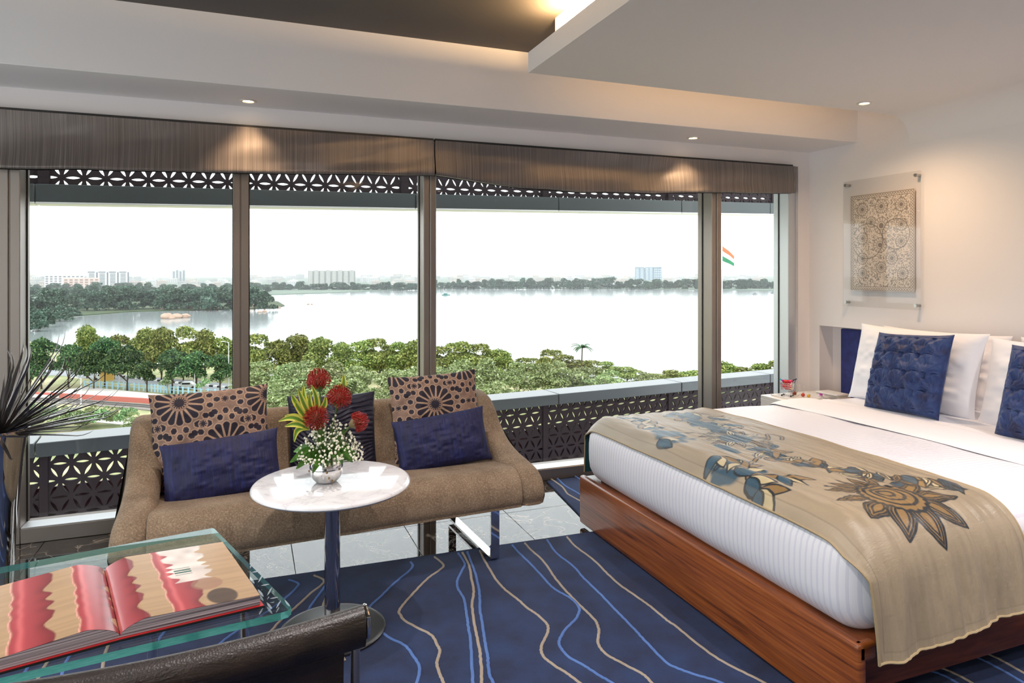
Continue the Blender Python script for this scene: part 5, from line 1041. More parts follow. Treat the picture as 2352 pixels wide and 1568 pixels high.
D = np.where(bd < .030, .1, D); D = np.where((bd > .006) & (bd < .024), np.where(bead > .15, .05, .6), D); D = np.maximum(D, np.clip(1 - np.abs(bd - .029) / .002, 0, 1)); D = np.maximum(D, np.clip(1 - np.abs(bd - .004) / .002, 0, 1))
C = paper * (1 - D[..., None]) + inkc * D[..., None]
A = np.stack([np.full(u.shape, 3.9605), 3.606 - xx, 1.223 + zz], -1)
b = MB().grid(A, flip=True); b.c = np.concatenate([C, np.ones(C.shape[:2] + (1,))], -1).reshape(-1, 4)
cap_m = Mat('printed_cloth', (.8, .7, .6, 1), .8); cap_m.color(cap_m.attr()); part('drawing', b, cap_m, pic, world=True, angle=170)
part('drawing_back', MB().bbox(3.9610, 3.9625, 3.111, 3.606, 1.223, 1.887, .0004, 1), Mat('paper_back', '#d8c8b8', .8), pic, world=True)
for y_, z_ in ((3.63, 1.965), (3.088, 1.965), (3.63, 1.138), (3.088, 1.138)):
    s = MB().tube([(3.935, y_, z_), (3.979, y_, z_)], .0085, 16).tube([(3.936, y_, z_), (3.945, y_, z_)], .0115, 16); part('standoff', s, steel_m, pic, world=True)

# ------------------------------------------------------------------ bedside cabinet and what lies on it
nsw_m = Mat('white_lacquer', '#e9e4dd', .3); nwd_m = Mat('pale_wood', '#c9a578', .5)
ns = thing('bedside_cabinet', 'white lacquer bedside cabinet with a green-edged glass shelf in the corner', 'cabinet', (3.71, 3.62, 0))
NX0, NX1, NY0_, NY1_, NT = 3.45, 3.965, 3.30, 3.93, .464
part('top', MB().bbox(NX0, NX1, NY0_, NY1_, NT - .022, NT, .003, 1), nsw_m, ns, world=True)
part('drawer_front', MB().bbox(NX0, NX1, 3.775, NY1_, .014, NT - .022, .003, 1), nsw_m, ns, world=True)
part('back_panel', MB().box(NX1 - .02, NX1, NY0_, 3.775, .014, NT - .022), nwd_m, ns, world=True)
part('side_panel', MB().bbox(NX0 + .01, NX1 - .02, NY0_, NY0_ + .02, .014, NT - .022, .002, 1), nsw_m, ns, world=True)
part('glass_shelf', MB().bbox(NX0 + .004, NX1 - .02, NY0_ + .02, 3.775, NT - .042, NT - .034, .001, 1), Mat('green_glass_edge', '#3f7a4a', .1), ns, world=True)
part('wood_shelf', MB().box(NX0 + .03, NX1 - .02, NY0_ + .02, 3.775, NT - .115, NT - .10), nwd_m, ns, world=True)
single('white_tray', MB().bbox(3.50, 3.74, 3.64, 3.885, NT + .0005, NT + .006, .002, 1).box(3.5, 3.505, 3.64, 3.885, NT + .006, NT + .010), nsw_m, 'flat white serving tray on the bedside cabinet', 'tray')
# miniature trolley
tr_ = thing('toy_trolley', 'miniature chrome shopping trolley filled with bright wrapped sweets', 'toy trolley', (3.565, 3.79, NT + .0065), math.radians(-60))
wire = MB(); 
for k in range(9):
    q = -.034 + .0085 * k; wire.tube([(q, -.022, .046), (q * 1.12, -.030, .092)], .0011, 4).tube([(q, .022, .046), (q * 1.12, .030, .092)], .0011, 4)
for k in range(6):
    q = -.022 + .0088 * k; wire.tube([(-.034, q, .046), (-.040, q * 1.3, .092)], .0011, 4).tube([(.034, q, .046), (.040, q * 1.3, .092)], .0011, 4)
for z_, s in ((.046, 1.0), (.062, 1.06), (.078, 1.12), (.092, 1.18)):
    wire.tube([(-.034 * s, -.022 * s * 1.1, z_), (.034 * s, -.022 * s * 1.1, z_), (.034 * s, .022 * s * 1.1, z_), (-.034 * s, .022 * s * 1.1, z_), (-.034 * s, -.022 * s * 1.1, z_)], .0014, 4)
part('wire_basket', wire, chrome_m, tr_, kind='stuff')
part('chassis', MB().tube([(-.034, -.022, .009), (.036, -.022, .009), (.036, .022, .009), (-.034, .022, .009), (-.034, -.022, .009)], .0018, 5).tube([(.030, -.022, .009), (.036, -.022, .046)], .0018, 5).tube([(.030, .022, .009), (.036, .022, .046)], .0018, 5), chrome_m, tr_)
navyp_m = Mat('navy_plastic', '#1a2050', .35)
part('handle', MB().tube([(.052, -.036, .122), (.052, .036, .122)], .0045, 10).tube([(.040, -.030, .092), (.052, -.034, .122)], .0016, 5).tube([(.040, .030, .092), (.052, .034, .122)], .0016, 5), navyp_m, tr_)
for x_ in (-.030, .032):
    for y_ in (-.022, .022): part('wheel', MB().tube([(x_, y_ - .003, .0062), (x_, y_ + .003, .0062)], .006, 12), black_m, tr_)
cs_ = ['#e0218a', '#f05a28', '#d81e5b', '#f7b51d', '#c2188a', '#ef3f6b', '#3fb6c6', '#e83a3a']
for i, c in enumerate(cs_ * 2):
    a = i * 2.4; rr2 = .021 * math.sqrt((i % 8 + .5) / 8); z_ = .057 + .017 * (i // 4)
    p = (rr2 * math.cos(a) * 1.3, rr2 * math.sin(a), z_)
    bq = MB().bbox(p[0] - .014, p[0] + .014, p[1] - .010, p[1] + .010, p[2] - .009, p[2] + .009, .006, 2).tube([(p[0] - .017, p[1], p[2] + .003), (p[0] - .011, p[1], p[2])], [.006, .002], 6).tube([(p[0] + .011, p[1], p[2]), (p[0] + .017, p[1], p[2] + .003)], [.002, .006], 6)
    part('sweet', bq, Mat('wrapper_%d' % i, c, .25) if i < 8 else bpy.data.materials['wrapper_%d' % (i - 8)], tr_)
part('sweet', MB().tube([(-.036, .018, .104), (-.056, .024, .112)], .006, 8), bpy.data.materials['wrapper_6'], tr_)
# little chocolate figures and flower on the tray
t = thing('chocolate_teapot', 'tiny red-brown chocolate teapot beside the toy trolley', 'sweet', (3.655, 3.815, NT + .0065)); chm = Mat('red_chocolate', '#8a3a22', .3)
part('pot', MB().lathe([(.0005, 0), (.010, 0), (.015, .008), (.014, .016), (.007, .021), (.003, .024), (.0005, .026)], n=16), chm, t); part('spout', MB().tube([(.012, 0, .008), (.022, 0, .018)], [.004, .002], 6), chm, t); part('handle', MB().tube(smooth_path([(-.012, 0, .016), (-.022, 0, .012), (-.012, 0, .005)], 4), .002, 6), chm, t)
t = thing('marzipan_apple', 'round red marzipan fruit on the white tray', 'sweet', (3.655, 3.735, NT + .0065)); part('fruit', MB().ball((0, 0, .0125), .0135, 16, 10, (1, 1, .92)), Mat('red_marzipan', '#c9482f', .3), t); part('stalk', MB().tube([(0, 0, .024), (.002, 0, .031)], .0012, 5), dbark0 if False else Mat('brown_stalk', '#4a3020', .7), t)
t = thing('marzipan_pear', 'small yellow marzipan fruit with a dark cap', 'sweet', (3.672, 3.70, NT + .0065)); part('fruit', MB().ball((0, 0, .010), .0112, 14, 9, (1.15, 1, .9)), Mat('yellow_marzipan', '#d9a826', .3), t); part('cap', MB().ball((.006, 0, .014), .008, 10, 6, (1, 1, .8)), Mat('dark_chocolate_cap', '#241812', .3), t)
t = thing('orchid_bloom', 'single purple and white orchid bloom on the cabinet', 'flower', (3.79, 3.70, NT + .0006)); pu = Mat('orchid_purple', '#a3279a', .5); wo = Mat('orchid_white', '#f0dff0', .5)
for k in range(5):
    a = k * 1.2566; part('petal', MB().ball((.014 * math.cos(a), .014 * math.sin(a), .013 + .004 * (k % 2)), .012, 10, 6, (1.1, .8, .5)), pu if k % 2 else wo, t)
part('lip', MB().ball((0, 0, .018), .007, 10, 6), pu, t); part('calyx', MB().tube([(0, 0, .0005), (0, 0, .014)], .004, 8), wo, t)
pick_m = Mat('cocktail_pick', '#d8c8a0', .5)
for i, (x_, y_, h_) in enumerate(((3.625, 3.765, .085), (3.648, 3.775, .075), (3.690, 3.80, .070), (3.712, 3.785, .060))):
    t = thing('cocktail_pick', ['tall thin pick standing next to the toy trolley', 'second thin pick beside the chocolate teapot', 'thin pick with a bead behind the red fruit', 'short pick with a white bead nearest the wall'][i], 'pick', (x_, y_, NT + .0065), 0, 'picks on the tray')
    part('stick', MB().tube([(0, 0, 0), (0, 0, h_)], .0009, 6), pick_m, t); part('bead', MB().ball((0, 0, h_), .003, 8, 6), nsw_m, t); part('foot', MB().bbox(-.006, .006, -.006, .006, 0, .006, .002), nsw_m, t)
for i in range(3):
    single('booklet', MB().bbox(3.845 - i * .004, 3.955, 3.60 + i * .006, 3.80, NT + .0008 + i * .0085, NT + .009 + i * .0085, .001, 1), Mat('booklet_cover_%d' % i, ['#cfc8c0', '#b9b2aa', '#efeae4'][i], .4), ['bottom grey booklet of the stack against the wall', 'middle booklet of the stack against the wall', 'top white booklet of the stack against the wall'][i], 'booklet', 'booklets stacked on the cabinet')
single('menu_card', MB().bbox(3.76, 3.84, 3.56, 3.66, NT + .0008, NT + .003, .0008, 1), Mat('grey_card', '#8f8a88', .4), 'dark grey card lying flat beside the booklets', 'card')
# ------------------------------------------------------------------ balcony: pierced parapet, coping, upper screen
TH = math.radians(5.683)
jali_m = Mat('dark_pierced_metal', (.034, .024, .028, 1), .75); jali_m.set('Specular IOR Level', .2)
cop_m = Mat('grey_coping_stone', (.085, .097, .105, 1), .28); cop_m.bump(cop_m.noise(200, 3, .6, cop_m.coord()), .1, .002)
beam_m = Mat('grey_green_beam', (.062, .074, .076, 1), .45)
maroon_m = Mat('maroon_cladding', (.15, .03, .045, 1), .5)
par = thing('parapet', 'balcony parapet of pierced petal screens under grey coping', 'parapet', (-1.2, 4.70, 0), TH)
PA = .115
def jali(s0, s1, z0, z1, y, thick=.018, slope=0., zref=0.):
    a = PA; hgt = a * math.sqrt(3) / 2; b = MB()
    def edgepts(p, q, c):
        out = [p]
        d = (q[0] - p[0], q[1] - p[1]); mid = ((p[0] + q[0]) / 2, (p[1] + q[1]) / 2)
        nx, nz = c[0] - mid[0], c[1] - mid[1]; L = math.hypot(nx, nz); nx /= L; nz /= L
        for t in (.16, .28, .40, .5, .60, .72, .84):
            w = .074 * a * math.sin(math.pi * (t - .16) / .68) ** .8 if .16 < t < .84 else 0
            out.append((p[0] + d[0] * t + nx * w, p[1] + d[1] * t + nz * w))
        return out
    rows = int((z1 - z0) / hgt) + 2; cols = int((s1 - s0) / a) + 3
    r0 = math.floor(zref / hgt)
    for r in range(rows):
        zb = z0 - hgt * .35 + r * hgt; off = (r % 2) * a / 2; off2 = ((r + 1) % 2) * a / 2
        for c in range(-1, cols):
            x = s0 + c * a
            A_, B_, C_ = (x + off, zb), (x + a + off, zb), (x + a / 2 + off, zb + hgt)
            D_ = (x + 1.5 * a + off, zb + hgt)
            for tri in ((A_, B_, C_), (B_, D_, C_)):
                cen = (sum(p[0] for p in tri) / 3, sum(p[1] for p in tri) / 3)
                if cen[0] < s0 - a * .4 or cen[0] > s1 + a * .4 or cen[1] < z0 - a * .4 or cen[1] > z1 + a * .4: continue
                poly = edgepts(tri[0], tri[1], cen) + edgepts(tri[1], tri[2], cen) + edgepts(tri[2], tri[0], cen)
                poly = [(min(max(p[0], s0), s1), min(max(p[1], z0), z1)) for p in poly]
                n = len(poly); o = len(b.v)
                for yy in (y, y + thick): b.v += [(p[0], yy, p[1] + slope * p[0]) for p in poly]
                b.f.append(tuple(o + i for i in range(n))); b.f.append(tuple(o + n + i for i in range(n - 1, -1, -1)))
                b.f += [(o + (i + 1) % n, o + i, o + n + i, o + n + (i + 1) % n) for i in range(n) if i % 8 != 0]
    return b
posts = [-2.2, -1.05, .07, 1.17, 2.29, 3.49, 4.79, 6.10, 7.4]
cops = [-2.3, -1.15, .034, 1.18, 2.36, 3.59, 4.884, 6.0, 7.4]
for s0, s1 in zip(cops[:-1], cops[1:]):
    part('coping', MB().bbox(s0 + .004, s1 - .004, 0, .25, .265, .35, .004, 1), cop_m, par)
for k, s in enumerate(posts):
    part('post', MB().bbox(s - .022, s + .022, .045, .085, -.38, .265, .002, 1), jali_m, par)
for s0, s1 in zip(posts[:-1], posts[1:]):
    part('pierced_panel', jali(s0 + .022, s1 - .022, -.36, .265, .055), jali_m, par, smooth=False)
part('kick_board', MB().box(-2.3, 7.4, .13, .15, -.5, .05), maroon_m, par)
part('gutter', MB().box(-2.3, 7.4, -.42, .16, -.5, -.38), maroon_m, par)
scr = thing('screen_beam', 'overhead pierced petal screen on a grey beam outside the window', 'screen', (-1.2, 4.70, 0), TH)
SL = .0272
for s0, s1 in zip(cops[:-1], cops[1:]):
    b = MB().bbox(s0 + .003, s1 - .003, .0, .13, 1.762, 1.866, .003, 1); b.v = [(x, y, z + SL * x) for x, y, z in b.v]
    part('beam', b, beam_m, scr)
    b = MB().bbox(s0 + .003, s1 - .003, .0, .16, 1.750, 1.761, .002, 1); b.v = [(x, y, z + SL * x) for x, y, z in b.v]
    part('drip_edge', b, Mat('pale_metal', (.88, .88, .87, 1), .4) if s0 < -2 else bpy.data.materials['pale_metal'], scr)
for s in posts:
    b = MB().bbox(s - .03, s + .03, .04, .09, 1.85, 2.55, .002, 1); b.v = [(x, y, z + SL * x) for x, y, z in b.v]
    part('post', b, jali_m, scr)
for s0, s1 in zip(posts[:-1], posts[1:]):
    part('pierced_panel', jali(s0 + .03, s1 - .03, 1.85, 2.36, .06, slope=SL), jali_m, scr, smooth=False)

# ------------------------------------------------------------------ lake, land
ZL, ZG = -25.0, -24.5
def ground(name, poly, z, mat, label, cat=None, kind='stuff', th=.4):
    b = MB().prism(poly, z - th, z)
    return single(name, b, mat, label, cat, None, kind, smooth=False, merge=True)
lake_m = Mat('lake_water', (.30, .33, .33, 1), .12); lake_m.bump(lake_m.noise(.35, 3, .6, lake_m.coord()), .10, .3)
struct('lake', MB().prism([(-3000, 60), (4500, 60), (4500, 3500), (-3000, 3500)], ZL - 1, ZL), lake_m, 'wide pale lake beyond the trees', smooth=False)
grass_m = Mat('dry_grass', '#7d8a4e', .95)
_v = grass_m.coord(); grass_m.color(grass_m.ramp(grass_m.noise(.12, 5, .65, _v), [(.3, '#6b7c4a'), (.48, '#96986c'), (.62, '#b5a882'), (.8, '#cbbfa2')]))
wood_m = Mat('woodland_floor', '#3e4d2c', 1.0)
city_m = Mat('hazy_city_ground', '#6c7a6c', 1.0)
struct('land_near', MB().prism([(-400, 5.6), (300, 5.6), (300, 60), (123, 103), (114, 116), (86, 130), (72, 147), (46, 172), (3, 200), (-32, 216), (-61, 262), (-82, 316), (-400, 330)], ZG - .6, ZG), grass_m, 'grassy lakeside ground below the building', smooth=False)
struct('land_spit', MB().prism([(-500, 330), (-93, 362), (-101, 467), (-73, 512), (-20, 520), (17, 524), (26, 560), (24, 640), (-20, 700), (-500, 760)], ZL - .4, ZL + .5), wood_m, 'wooded spit of land reaching into the lake', smooth=False)
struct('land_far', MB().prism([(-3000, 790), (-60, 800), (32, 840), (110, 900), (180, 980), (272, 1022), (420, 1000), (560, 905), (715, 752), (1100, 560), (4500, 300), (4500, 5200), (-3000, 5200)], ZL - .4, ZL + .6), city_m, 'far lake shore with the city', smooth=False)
hx = np.linspace(-3500, 5500, 160); hy = np.linspace(3600, 5000, 12); HXg, HYg = np.meshgrid(hx, hy, indexing='ij')
HZ = -26 + 62 * np.sin(np.clip((HYg - 3600) / 1400, 0, 1) * math.pi) * (.55 + .25 * vnoise(HXg, HYg, 61, 1 / 700) + .15 * vnoise(HXg, HYg, 62, 1 / 240))
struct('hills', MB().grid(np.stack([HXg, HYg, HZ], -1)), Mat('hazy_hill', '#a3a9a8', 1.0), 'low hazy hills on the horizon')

# ------------------------------------------------------------------ trees
def leaf_mat(name, cols, scale=.25):
    m = Mat(name, cols[1], .8); v = m.coord()
    oi = m.n('ShaderNodeObjectInfo')
    g = m.n('ShaderNodeNewGeometry')
    r = m.ramp(g.outputs['Random Per Island'], [(0, cols[0]), (.5, cols[1]), (1, cols[2])])
    h = m.n('ShaderNodeHueSaturation'); m.l(r, h.inputs['Color'])
    mr = m.n('ShaderNodeMapRange'); mr.inputs['To Min'].default_value = .75; mr.inputs['To Max'].default_value = 1.3; m.l(oi.outputs['Random'], mr.inputs['Value']); m.l(mr.outputs[0], h.inputs['Value'])
    mh = m.n('ShaderNodeMapRange'); mh.inputs['To Min'].default_value = .475; mh.inputs['To Max'].default_value = .52; m.l(oi.outputs['Random'], mh.inputs['Value']); m.l(mh.outputs[0], h.inputs['Hue'])
    m.color(h.outputs[0]); m.set('Specular IOR Level', .2)
    return m
lm = dict(bright=leaf_mat('yellow_green_leaves', ('#4a5a2c', '#7c8a48', '#b0b068')), dark=leaf_mat('dark_green_leaves', ('#22382a', '#40603a', '#6c8654')),
          thin=leaf_mat('grey_green_leaves', ('#55704a', '#7f9a68', '#a3b88a')), feather=leaf_mat('feathery_leaves', ('#5a6a40', '#84925e', '#aab388')), dense=leaf_mat('woodland_leaves', ('#2a3c30', '#48604e', '#6c8470')))  # dense leaves have a little bluish haze mixed into their colours
bark_m = Mat('pale_bark', '#a89880', .9); dbark_m = Mat('dark_bark', '#4d4236', .95)
def crown(kind, seed):
    r = np.random.default_rng(seed); b = MB()
    nl, nq, size = dict(bright=(17, 4200, .030), dark=(15, 4200, .030), thin=(6, 600, .05), feather=(18, 3400, .026), dense=(14, 1500, .055))[kind]
    base = dict(bright=.06, dark=.22, thin=.4, feather=.22, dense=-.10)[kind]
    lob = []
    for i in range(nl):
        an = r.uniform(0, 6.283); rad = r.uniform(0, .34) ** .9
        z = r.uniform(base + .16, .84); rr = r.uniform(.15, .24)
        rad *= 1.0 if z < .65 else .65
        if kind == 'feather': rr *= .95; rad = r.uniform(0, .40)
        lob.append((rad * math.cos(an), rad * math.sin(an), z, rr, rr * (.45 if kind == 'feather' else .8)))
    lob.append((0, 0, .84, .17, .15))
    L = np.array(lob); idx = r.integers(0, len(L), nq); d = r.normal(size=(nq, 3)); d /= np.linalg.norm(d, axis=1, keepdims=True); d[:, 2] = np.where(d[:, 2] < -.4, -d[:, 2], d[:, 2])
    q = r.uniform(.55, 1.08, nq) ** .6
    P = L[idx, :3] + d * np.stack([L[idx, 3], L[idx, 3], L[idx, 4]], 1) * q[:, None]
    # random quads
    a = r.normal(size=(nq, 3)) + d * .6; a /= np.linalg.norm(a, axis=1, keepdims=True); c = np.cross(a, r.normal(size=(nq, 3))); c /= np.linalg.norm(c, axis=1, keepdims=True); e = np.cross(a, c)
    s = (size * r.uniform(.6, 1.3, nq))[:, None]
    V = np.stack([P - c * s, P - e * s * .6, P + c * s, P + e * s * .6], 1).reshape(-1, 3)
    b.v = [tuple(x) for x in V.tolist()]; b.f = [(4 * i, 4 * i + 1, 4 * i + 2, 4 * i + 3) for i in range(nq)]
    tr = MB().tube([(0, 0, -.01), (.01, 0, base * .6), (.0, .01, base + .1), (.01, .0, .6)], [.022, .017, .013, .005], 7)
    for i in range(7 if kind == 'feather' else 4):
        x, y, z = lob[i][:3]; tr.tube([(0, 0, base * .9), (x * .5, y * .5, base * .5 + z * .5), (x, y, z)], [.010, .007, .003], 5)
    return b.mesh('crown', lm[kind], smooth=False), tr.mesh('trunk', bark_m if kind in ('feather', 'thin') else dbark_m)
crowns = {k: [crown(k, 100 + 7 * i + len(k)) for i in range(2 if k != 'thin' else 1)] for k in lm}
tlabel = dict(bright=('yellow-green leafy tree in the belt along the lake', 'lakeside trees'), dark=('dark green roadside tree with a bare trunk', 'roadside trees'), thin=('slim pale sapling beside the road', 'roadside saplings'),
              feather=('feathery light green acacia with pale branches below the balcony', 'acacias below the balcony'), dense=('dark dense tree on the wooded spit across the water', 'trees on the wooded spit'))
def place_tree(x, y, h, w, kind, z=ZG, lab=None):
    cr, tk = random.choice(crowns[kind]); l, g = lab or tlabel[kind]
    t = thing('tree', l, 'tree', (x, y, z), random.uniform(0, 6.28), g); t.scale = (w, w, h)
    link('crown', cr, t); link('trunk', tk, t)
for x, y, h, w, kind in TREES: place_tree(x, y, h, w * 1.25, kind)
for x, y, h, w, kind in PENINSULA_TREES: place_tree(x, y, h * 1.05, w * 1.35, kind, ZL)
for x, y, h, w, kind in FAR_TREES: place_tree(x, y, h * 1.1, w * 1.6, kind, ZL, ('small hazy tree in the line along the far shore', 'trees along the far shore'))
# palm above the tree belt
pm = thing('palm_tree', 'palm tree rising above the trees at the lake edge', 'palm tree', (70.7, 138.8, ZG))
part('trunk', MB().tube([(0, 0, 0), (.1, 0, 4), (.3, 0, 8.6)], [.2, .16, .13], 8), dbark_m, pm)
fr_m = Mat('palm_frond_green', '#3f5f3c', .7)
for k in range(13):
    az = k * 2.4; el = .25 + .8 * ((k * 37) % 13) / 13; b = MB(); p = Vector((.3, 0, 8.6)); a = el; d = Vector((math.cos(az), math.sin(az), 0)); s = Vector((-d.y, d.x, 0)); pts = []
    for i in range(9): pts.append(p.copy()); p = p + (d * math.cos(a) + Vector((0, 0, math.sin(a)))) * .36; a -= .19
    A = np.array([[tuple(q - s * .34 * math.sin(math.pi * min(.97, (i + .6) / 9)) - Vector((0, 0, .14))), tuple(q), tuple(q + s * .34 * math.sin(math.pi * min(.97, (i + .6) / 9)) - Vector((0, 0, .14)))] for i, q in enumerate(pts)])
    part('frond', MB().grid(A), fr_m, pm, smooth=False)
# bushes on the bank
for i, (x, y, w) in enumerate(BUSHES):
    cr, tk = crowns['thin' if i % 2 else 'feather'][0]
    t = thing('bush', 'low grey-green bush on the bank below the balcony', 'bush', (x, y, ZG - .9), random.uniform(0, 6), 'bushes on the bank'); t.scale = (w * .13, w * .13, 4.2)
    link('foliage', cr, t)

# ------------------------------------------------------------------ road, platform, railway
asph_m = Mat('asphalt', '#8d9092', .9); conc_m = Mat('pale_concrete', '#d9d3cb', .9); redw_m = Mat('red_painted_wall', '#bd6a5e', .8); rail2_m = Mat('rail_steel', '#6f6a66', .6, .4); ballast_m = Mat('ballast', '#857d75', 1.)
struct('road', MB().prism(ROAD, ZG - .1, ZG + .06), asph_m, 'grey road running between the trees', smooth=False, merge=True)
struct('platform', MB().prism(PLATFORM, ZG - .1, ZG + .5), conc_m, 'pale concrete railway platform', smooth=False, merge=True)
struct('lane', MB().prism(LANE, ZG - .1, ZG + .08), conc_m, 'pale service lane beside the railway', smooth=False, merge=True)
def wall_along(pts, w, z0, z1):
    P = np.array(pts); t = np.gradient(P, axis=0); t /= np.linalg.norm(t, axis=1, keepdims=True); n = np.stack([-t[:, 1], t[:, 0]], 1)
    A = P + n * w / 2; B = P - n * w / 2
    return MB().prism([tuple(p) for p in A] + [tuple(p) for p in B[::-1]], z0, z1)
single('platform_wall', wall_along(WALL_PTS, .5, ZG, ZG + .95), redw_m, 'long red wall along the railway platform', 'wall', smooth=False, merge=True)
trk = thing('railway_track', 'railway track running beside the red platform wall', 'railway track', (0, 140, ZG))
for r_ in RAILS: part('rail', wall_along(r_, .28, ZG + .2, ZG + .42), rail2_m, trk, world=True, smooth=False, merge=True)
mid = [((a[0] + c[0]) / 2, (a[1] + c[1]) / 2) for a, c in zip(*RAILS)]
part('ballast', wall_along(mid, 4.2, ZG, ZG + .2), ballast_m, trk, world=True, smooth=False, merge=True)
# black and white kerb blocks
kb = [Mat('kerb_white', '#f0eeea', .8), Mat('kerb_black', '#3a3a3c', .8)]
kr = thing('kerb', 'black and white painted road kerb', 'kerb', (KERB_PTS[0][0], KERB_PTS[0][1], ZG))
kp = smooth_path(KERB_PTS, 16)
for i in range(len(kp) - 1):
    part('kerb_block', wall_along([tuple(kp[i]), tuple(kp[i + 1])], .5, ZG, ZG + .45), kb[i % 2], kr, world=True, smooth=False)
# pale blue picket fence
fe = thing('fence', 'pale blue railing between platform and road', 'fence', (FENCE_PTS[0][0], FENCE_PTS[0][1], ZG)); fb = Mat('pale_blue_paint', '#a9cfe0', .6)
fp = smooth_path(FENCE_PTS, 11)
for i, p in enumerate(fp): part('post', MB().box(p[0] - .16, p[0] + .16, p[1] - .12, p[1] + .12, ZG, ZG + 1.7), fb, fe, world=True, smooth=False)
for z in (.7, 1.35): part('rail', wall_along([tuple(p) for p in fp], .08, ZG + z, ZG + z + .12), fb, fe, world=True, smooth=False)
# lamp posts
for i, (x, y, h) in enumerate(LAMPS):
    t = thing('street_lamp', ['white lamp post on the pale service lane', 'lamp post beside the yellow signboard', 'lamp post behind the platform by the trees', 'double lamp post right of the parked car', 'lamp post seen beside the left of the flowers', 'tall white pole just left of the window mullion', 'lamp post under the dark trees at the left'][i], 'street lamp', (x, y, ZG))
    part('pole', MB().tube([(0, 0, 0), (0, 0, h)], [.12, .07], 8), Mat('white_pole', '#d8dadb', .5) if i == 0 else bpy.data.materials['white_pole'], t)
    part('arm', MB().tube([(0, 0, h - .05), (-.9, 0, h + .2)], .05, 6).box(-1.5, -.8, -.12, .12, h + .16, h + .28), bpy.data.materials['white_pole'], t)
# yellow signboard
t = thing('signboard', 'yellow signboard on two posts beside the road', 'sign', (-30.4, 178.6, ZG)); ye = Mat('yellow_board', '#e0b45e', .6)
part('board', MB().box(-1.5, 1.5, -.05, .05, 1.0, 3.2), ye, t, smooth=False)
for s in (-1.2, 1.2): part('post', MB().box(s - .08, s + .08, .05, .2, 0, 3.2), bpy.data.materials['white_pole'], t, smooth=False)
# cars
def car(x, y, rz, colr, label):
    t = thing('car', label, 'car', (x, y, ZG + .07), rz)
    prof = [(-2.1, .3), (-2.1, .8), (-1.5, .95), (-1.0, 1.45), (.7, 1.48), (1.3, .98), (2.0, .85), (2.15, .6), (2.15, .3)]
    b = MB(); n = len(prof); b.v = [(a, -.8, c) for a, c in prof] + [(a, .8, c) for a, c in prof]; b.f = [tuple(range(n - 1, -1, -1)), tuple(range(n, 2 * n))] + [(i, (i + 1) % n, n + (i + 1) % n, n + i) for i in range(n)]
    part('body', b, Mat('car_paint', colr, .3), t, smooth=False, merge=True)
    part('windows', MB().box(-.95, .75, -.82, .82, 1.0, 1.36), Mat('car_glass', '#20262a', .1), t, smooth=False)
    for wx in (-1.35, 1.35):
        for wy in (-.78, .78): part('wheel', MB().tube([(wx, wy - .1, .3), (wx, wy + .1, .3)], .31, 12), black_m, t)
car(-12.7, 166.5, -.25, '#e4e6e8', 'white car driving on the road behind the left cushion')
car(-32.6, 187.5, -.12, '#d5d8da', 'pale car on the road near the yellow signboard')
car(7.5, 147.0, -.45, '#5a6a78', 'grey-blue car on the road left of the flowers')
# rocks in the lake
rock_m = Mat('granite_rock', '#b79a86', .9)
rk = []
for s in range(3):
    u, v = np.meshgrid(np.linspace(0, 2 * math.pi, 12), np.linspace(0, math.pi, 8), indexing='ij')
    r_ = .5 * (1 + .25 * vnoise(u * 2, v * 2, 70 + s, 1)); r_[-1] = r_[0]
    rk.append(MB().grid(np.stack([r_ * np.sin(v) * np.cos(u), r_ * np.sin(v) * np.sin(u), r_ * .8 * np.cos(v)], -1)).mesh('boulder', rock_m, angle=50))
for i, (x, y, w) in enumerate(ROCKS):
    d = math.hypot(x, y); s = w * d / 1559
    o = single('boulder', rk[i % 3], None, 'weathered granite boulder standing in the shallow lake by the spit', 'rock', 'boulders in the lake', loc=(x, y, ZL + s * .12)); o.scale = (s, s, s * .7); o.rotation_euler = (0, 0, i)
# ------------------------------------------------------------------ far buildings
win_m = Mat('dark_window_glass', '#8a949c', .3); bl_cols = ['#cfccc8', '#c9c0b6', '#c2b4aa', '#d2d0ce', '#b4b2ae']
bmesh_ = []
for i, c in enumerate(bl_cols):
    b = MB().box(-.5, .5, -.5, .5, 0, .94).box(-.5, .5, -.5, .5, .94, 1.0).box(-.2, .1, -.1, .25, 1.0, 1.14)
    nb = len(b.f)
    for lv in range(3):
        for k in range(5): b.box(-.44 + k * .19, -.33 + k * .19, -.505, .505, .14 + lv * .27, .28 + lv * .27)
        for k in range(5): b.box(-.505, .505, -.44 + k * .19, -.33 + k * .19, .14 + lv * .27, .28 + lv * .27)
    me = b.mesh('city_building', Mat('city_wall_%d' % i, c, .9), smooth=False); me.materials.append(win_m.m)
    for p in me.polygons: p.material_index = 1 if p.index >= nb else 0
    bmesh_.append(me)
for x, y, w, h, k in CITY:
    o = single('city_building', bmesh_[k], None, 'small pale low-rise building in the hazy city across the lake', 'building', 'low-rise city buildings', loc=(x, y, ZG)); o.scale = (w, w * .8, h); o.rotation_euler = (0, 0, random.uniform(-.5, .5))
def tower(parent, x0, x1, y0, y1, h, wall, glass, floors, cols):
    p = part('wall', MB().box(x0, x1, y0, y1, 0, h), wall, parent, smooth=False)
    b = MB(); fw = (x1 - x0) / cols; fh = h / (floors + .6)
    for i in range(cols):
        for j in range(floors): b.box(x0 + fw * (i + .2), x0 + fw * (i + .8), y0 - .15, y0 + .2, fh * (j + .45), fh * (j + 1.0))
    part('windows', b, glass, p, smooth=False, kind='stuff'); return p
apt_w = Mat('apartment_wall', '#cdc9c0', .9); gl_w = Mat('apartment_window', '#6e7678', .4); apt_d = Mat('apartment_recess', '#8f9190', .9)
x, y, z = BUILD['apartment']; az = -math.atan2(x, y)
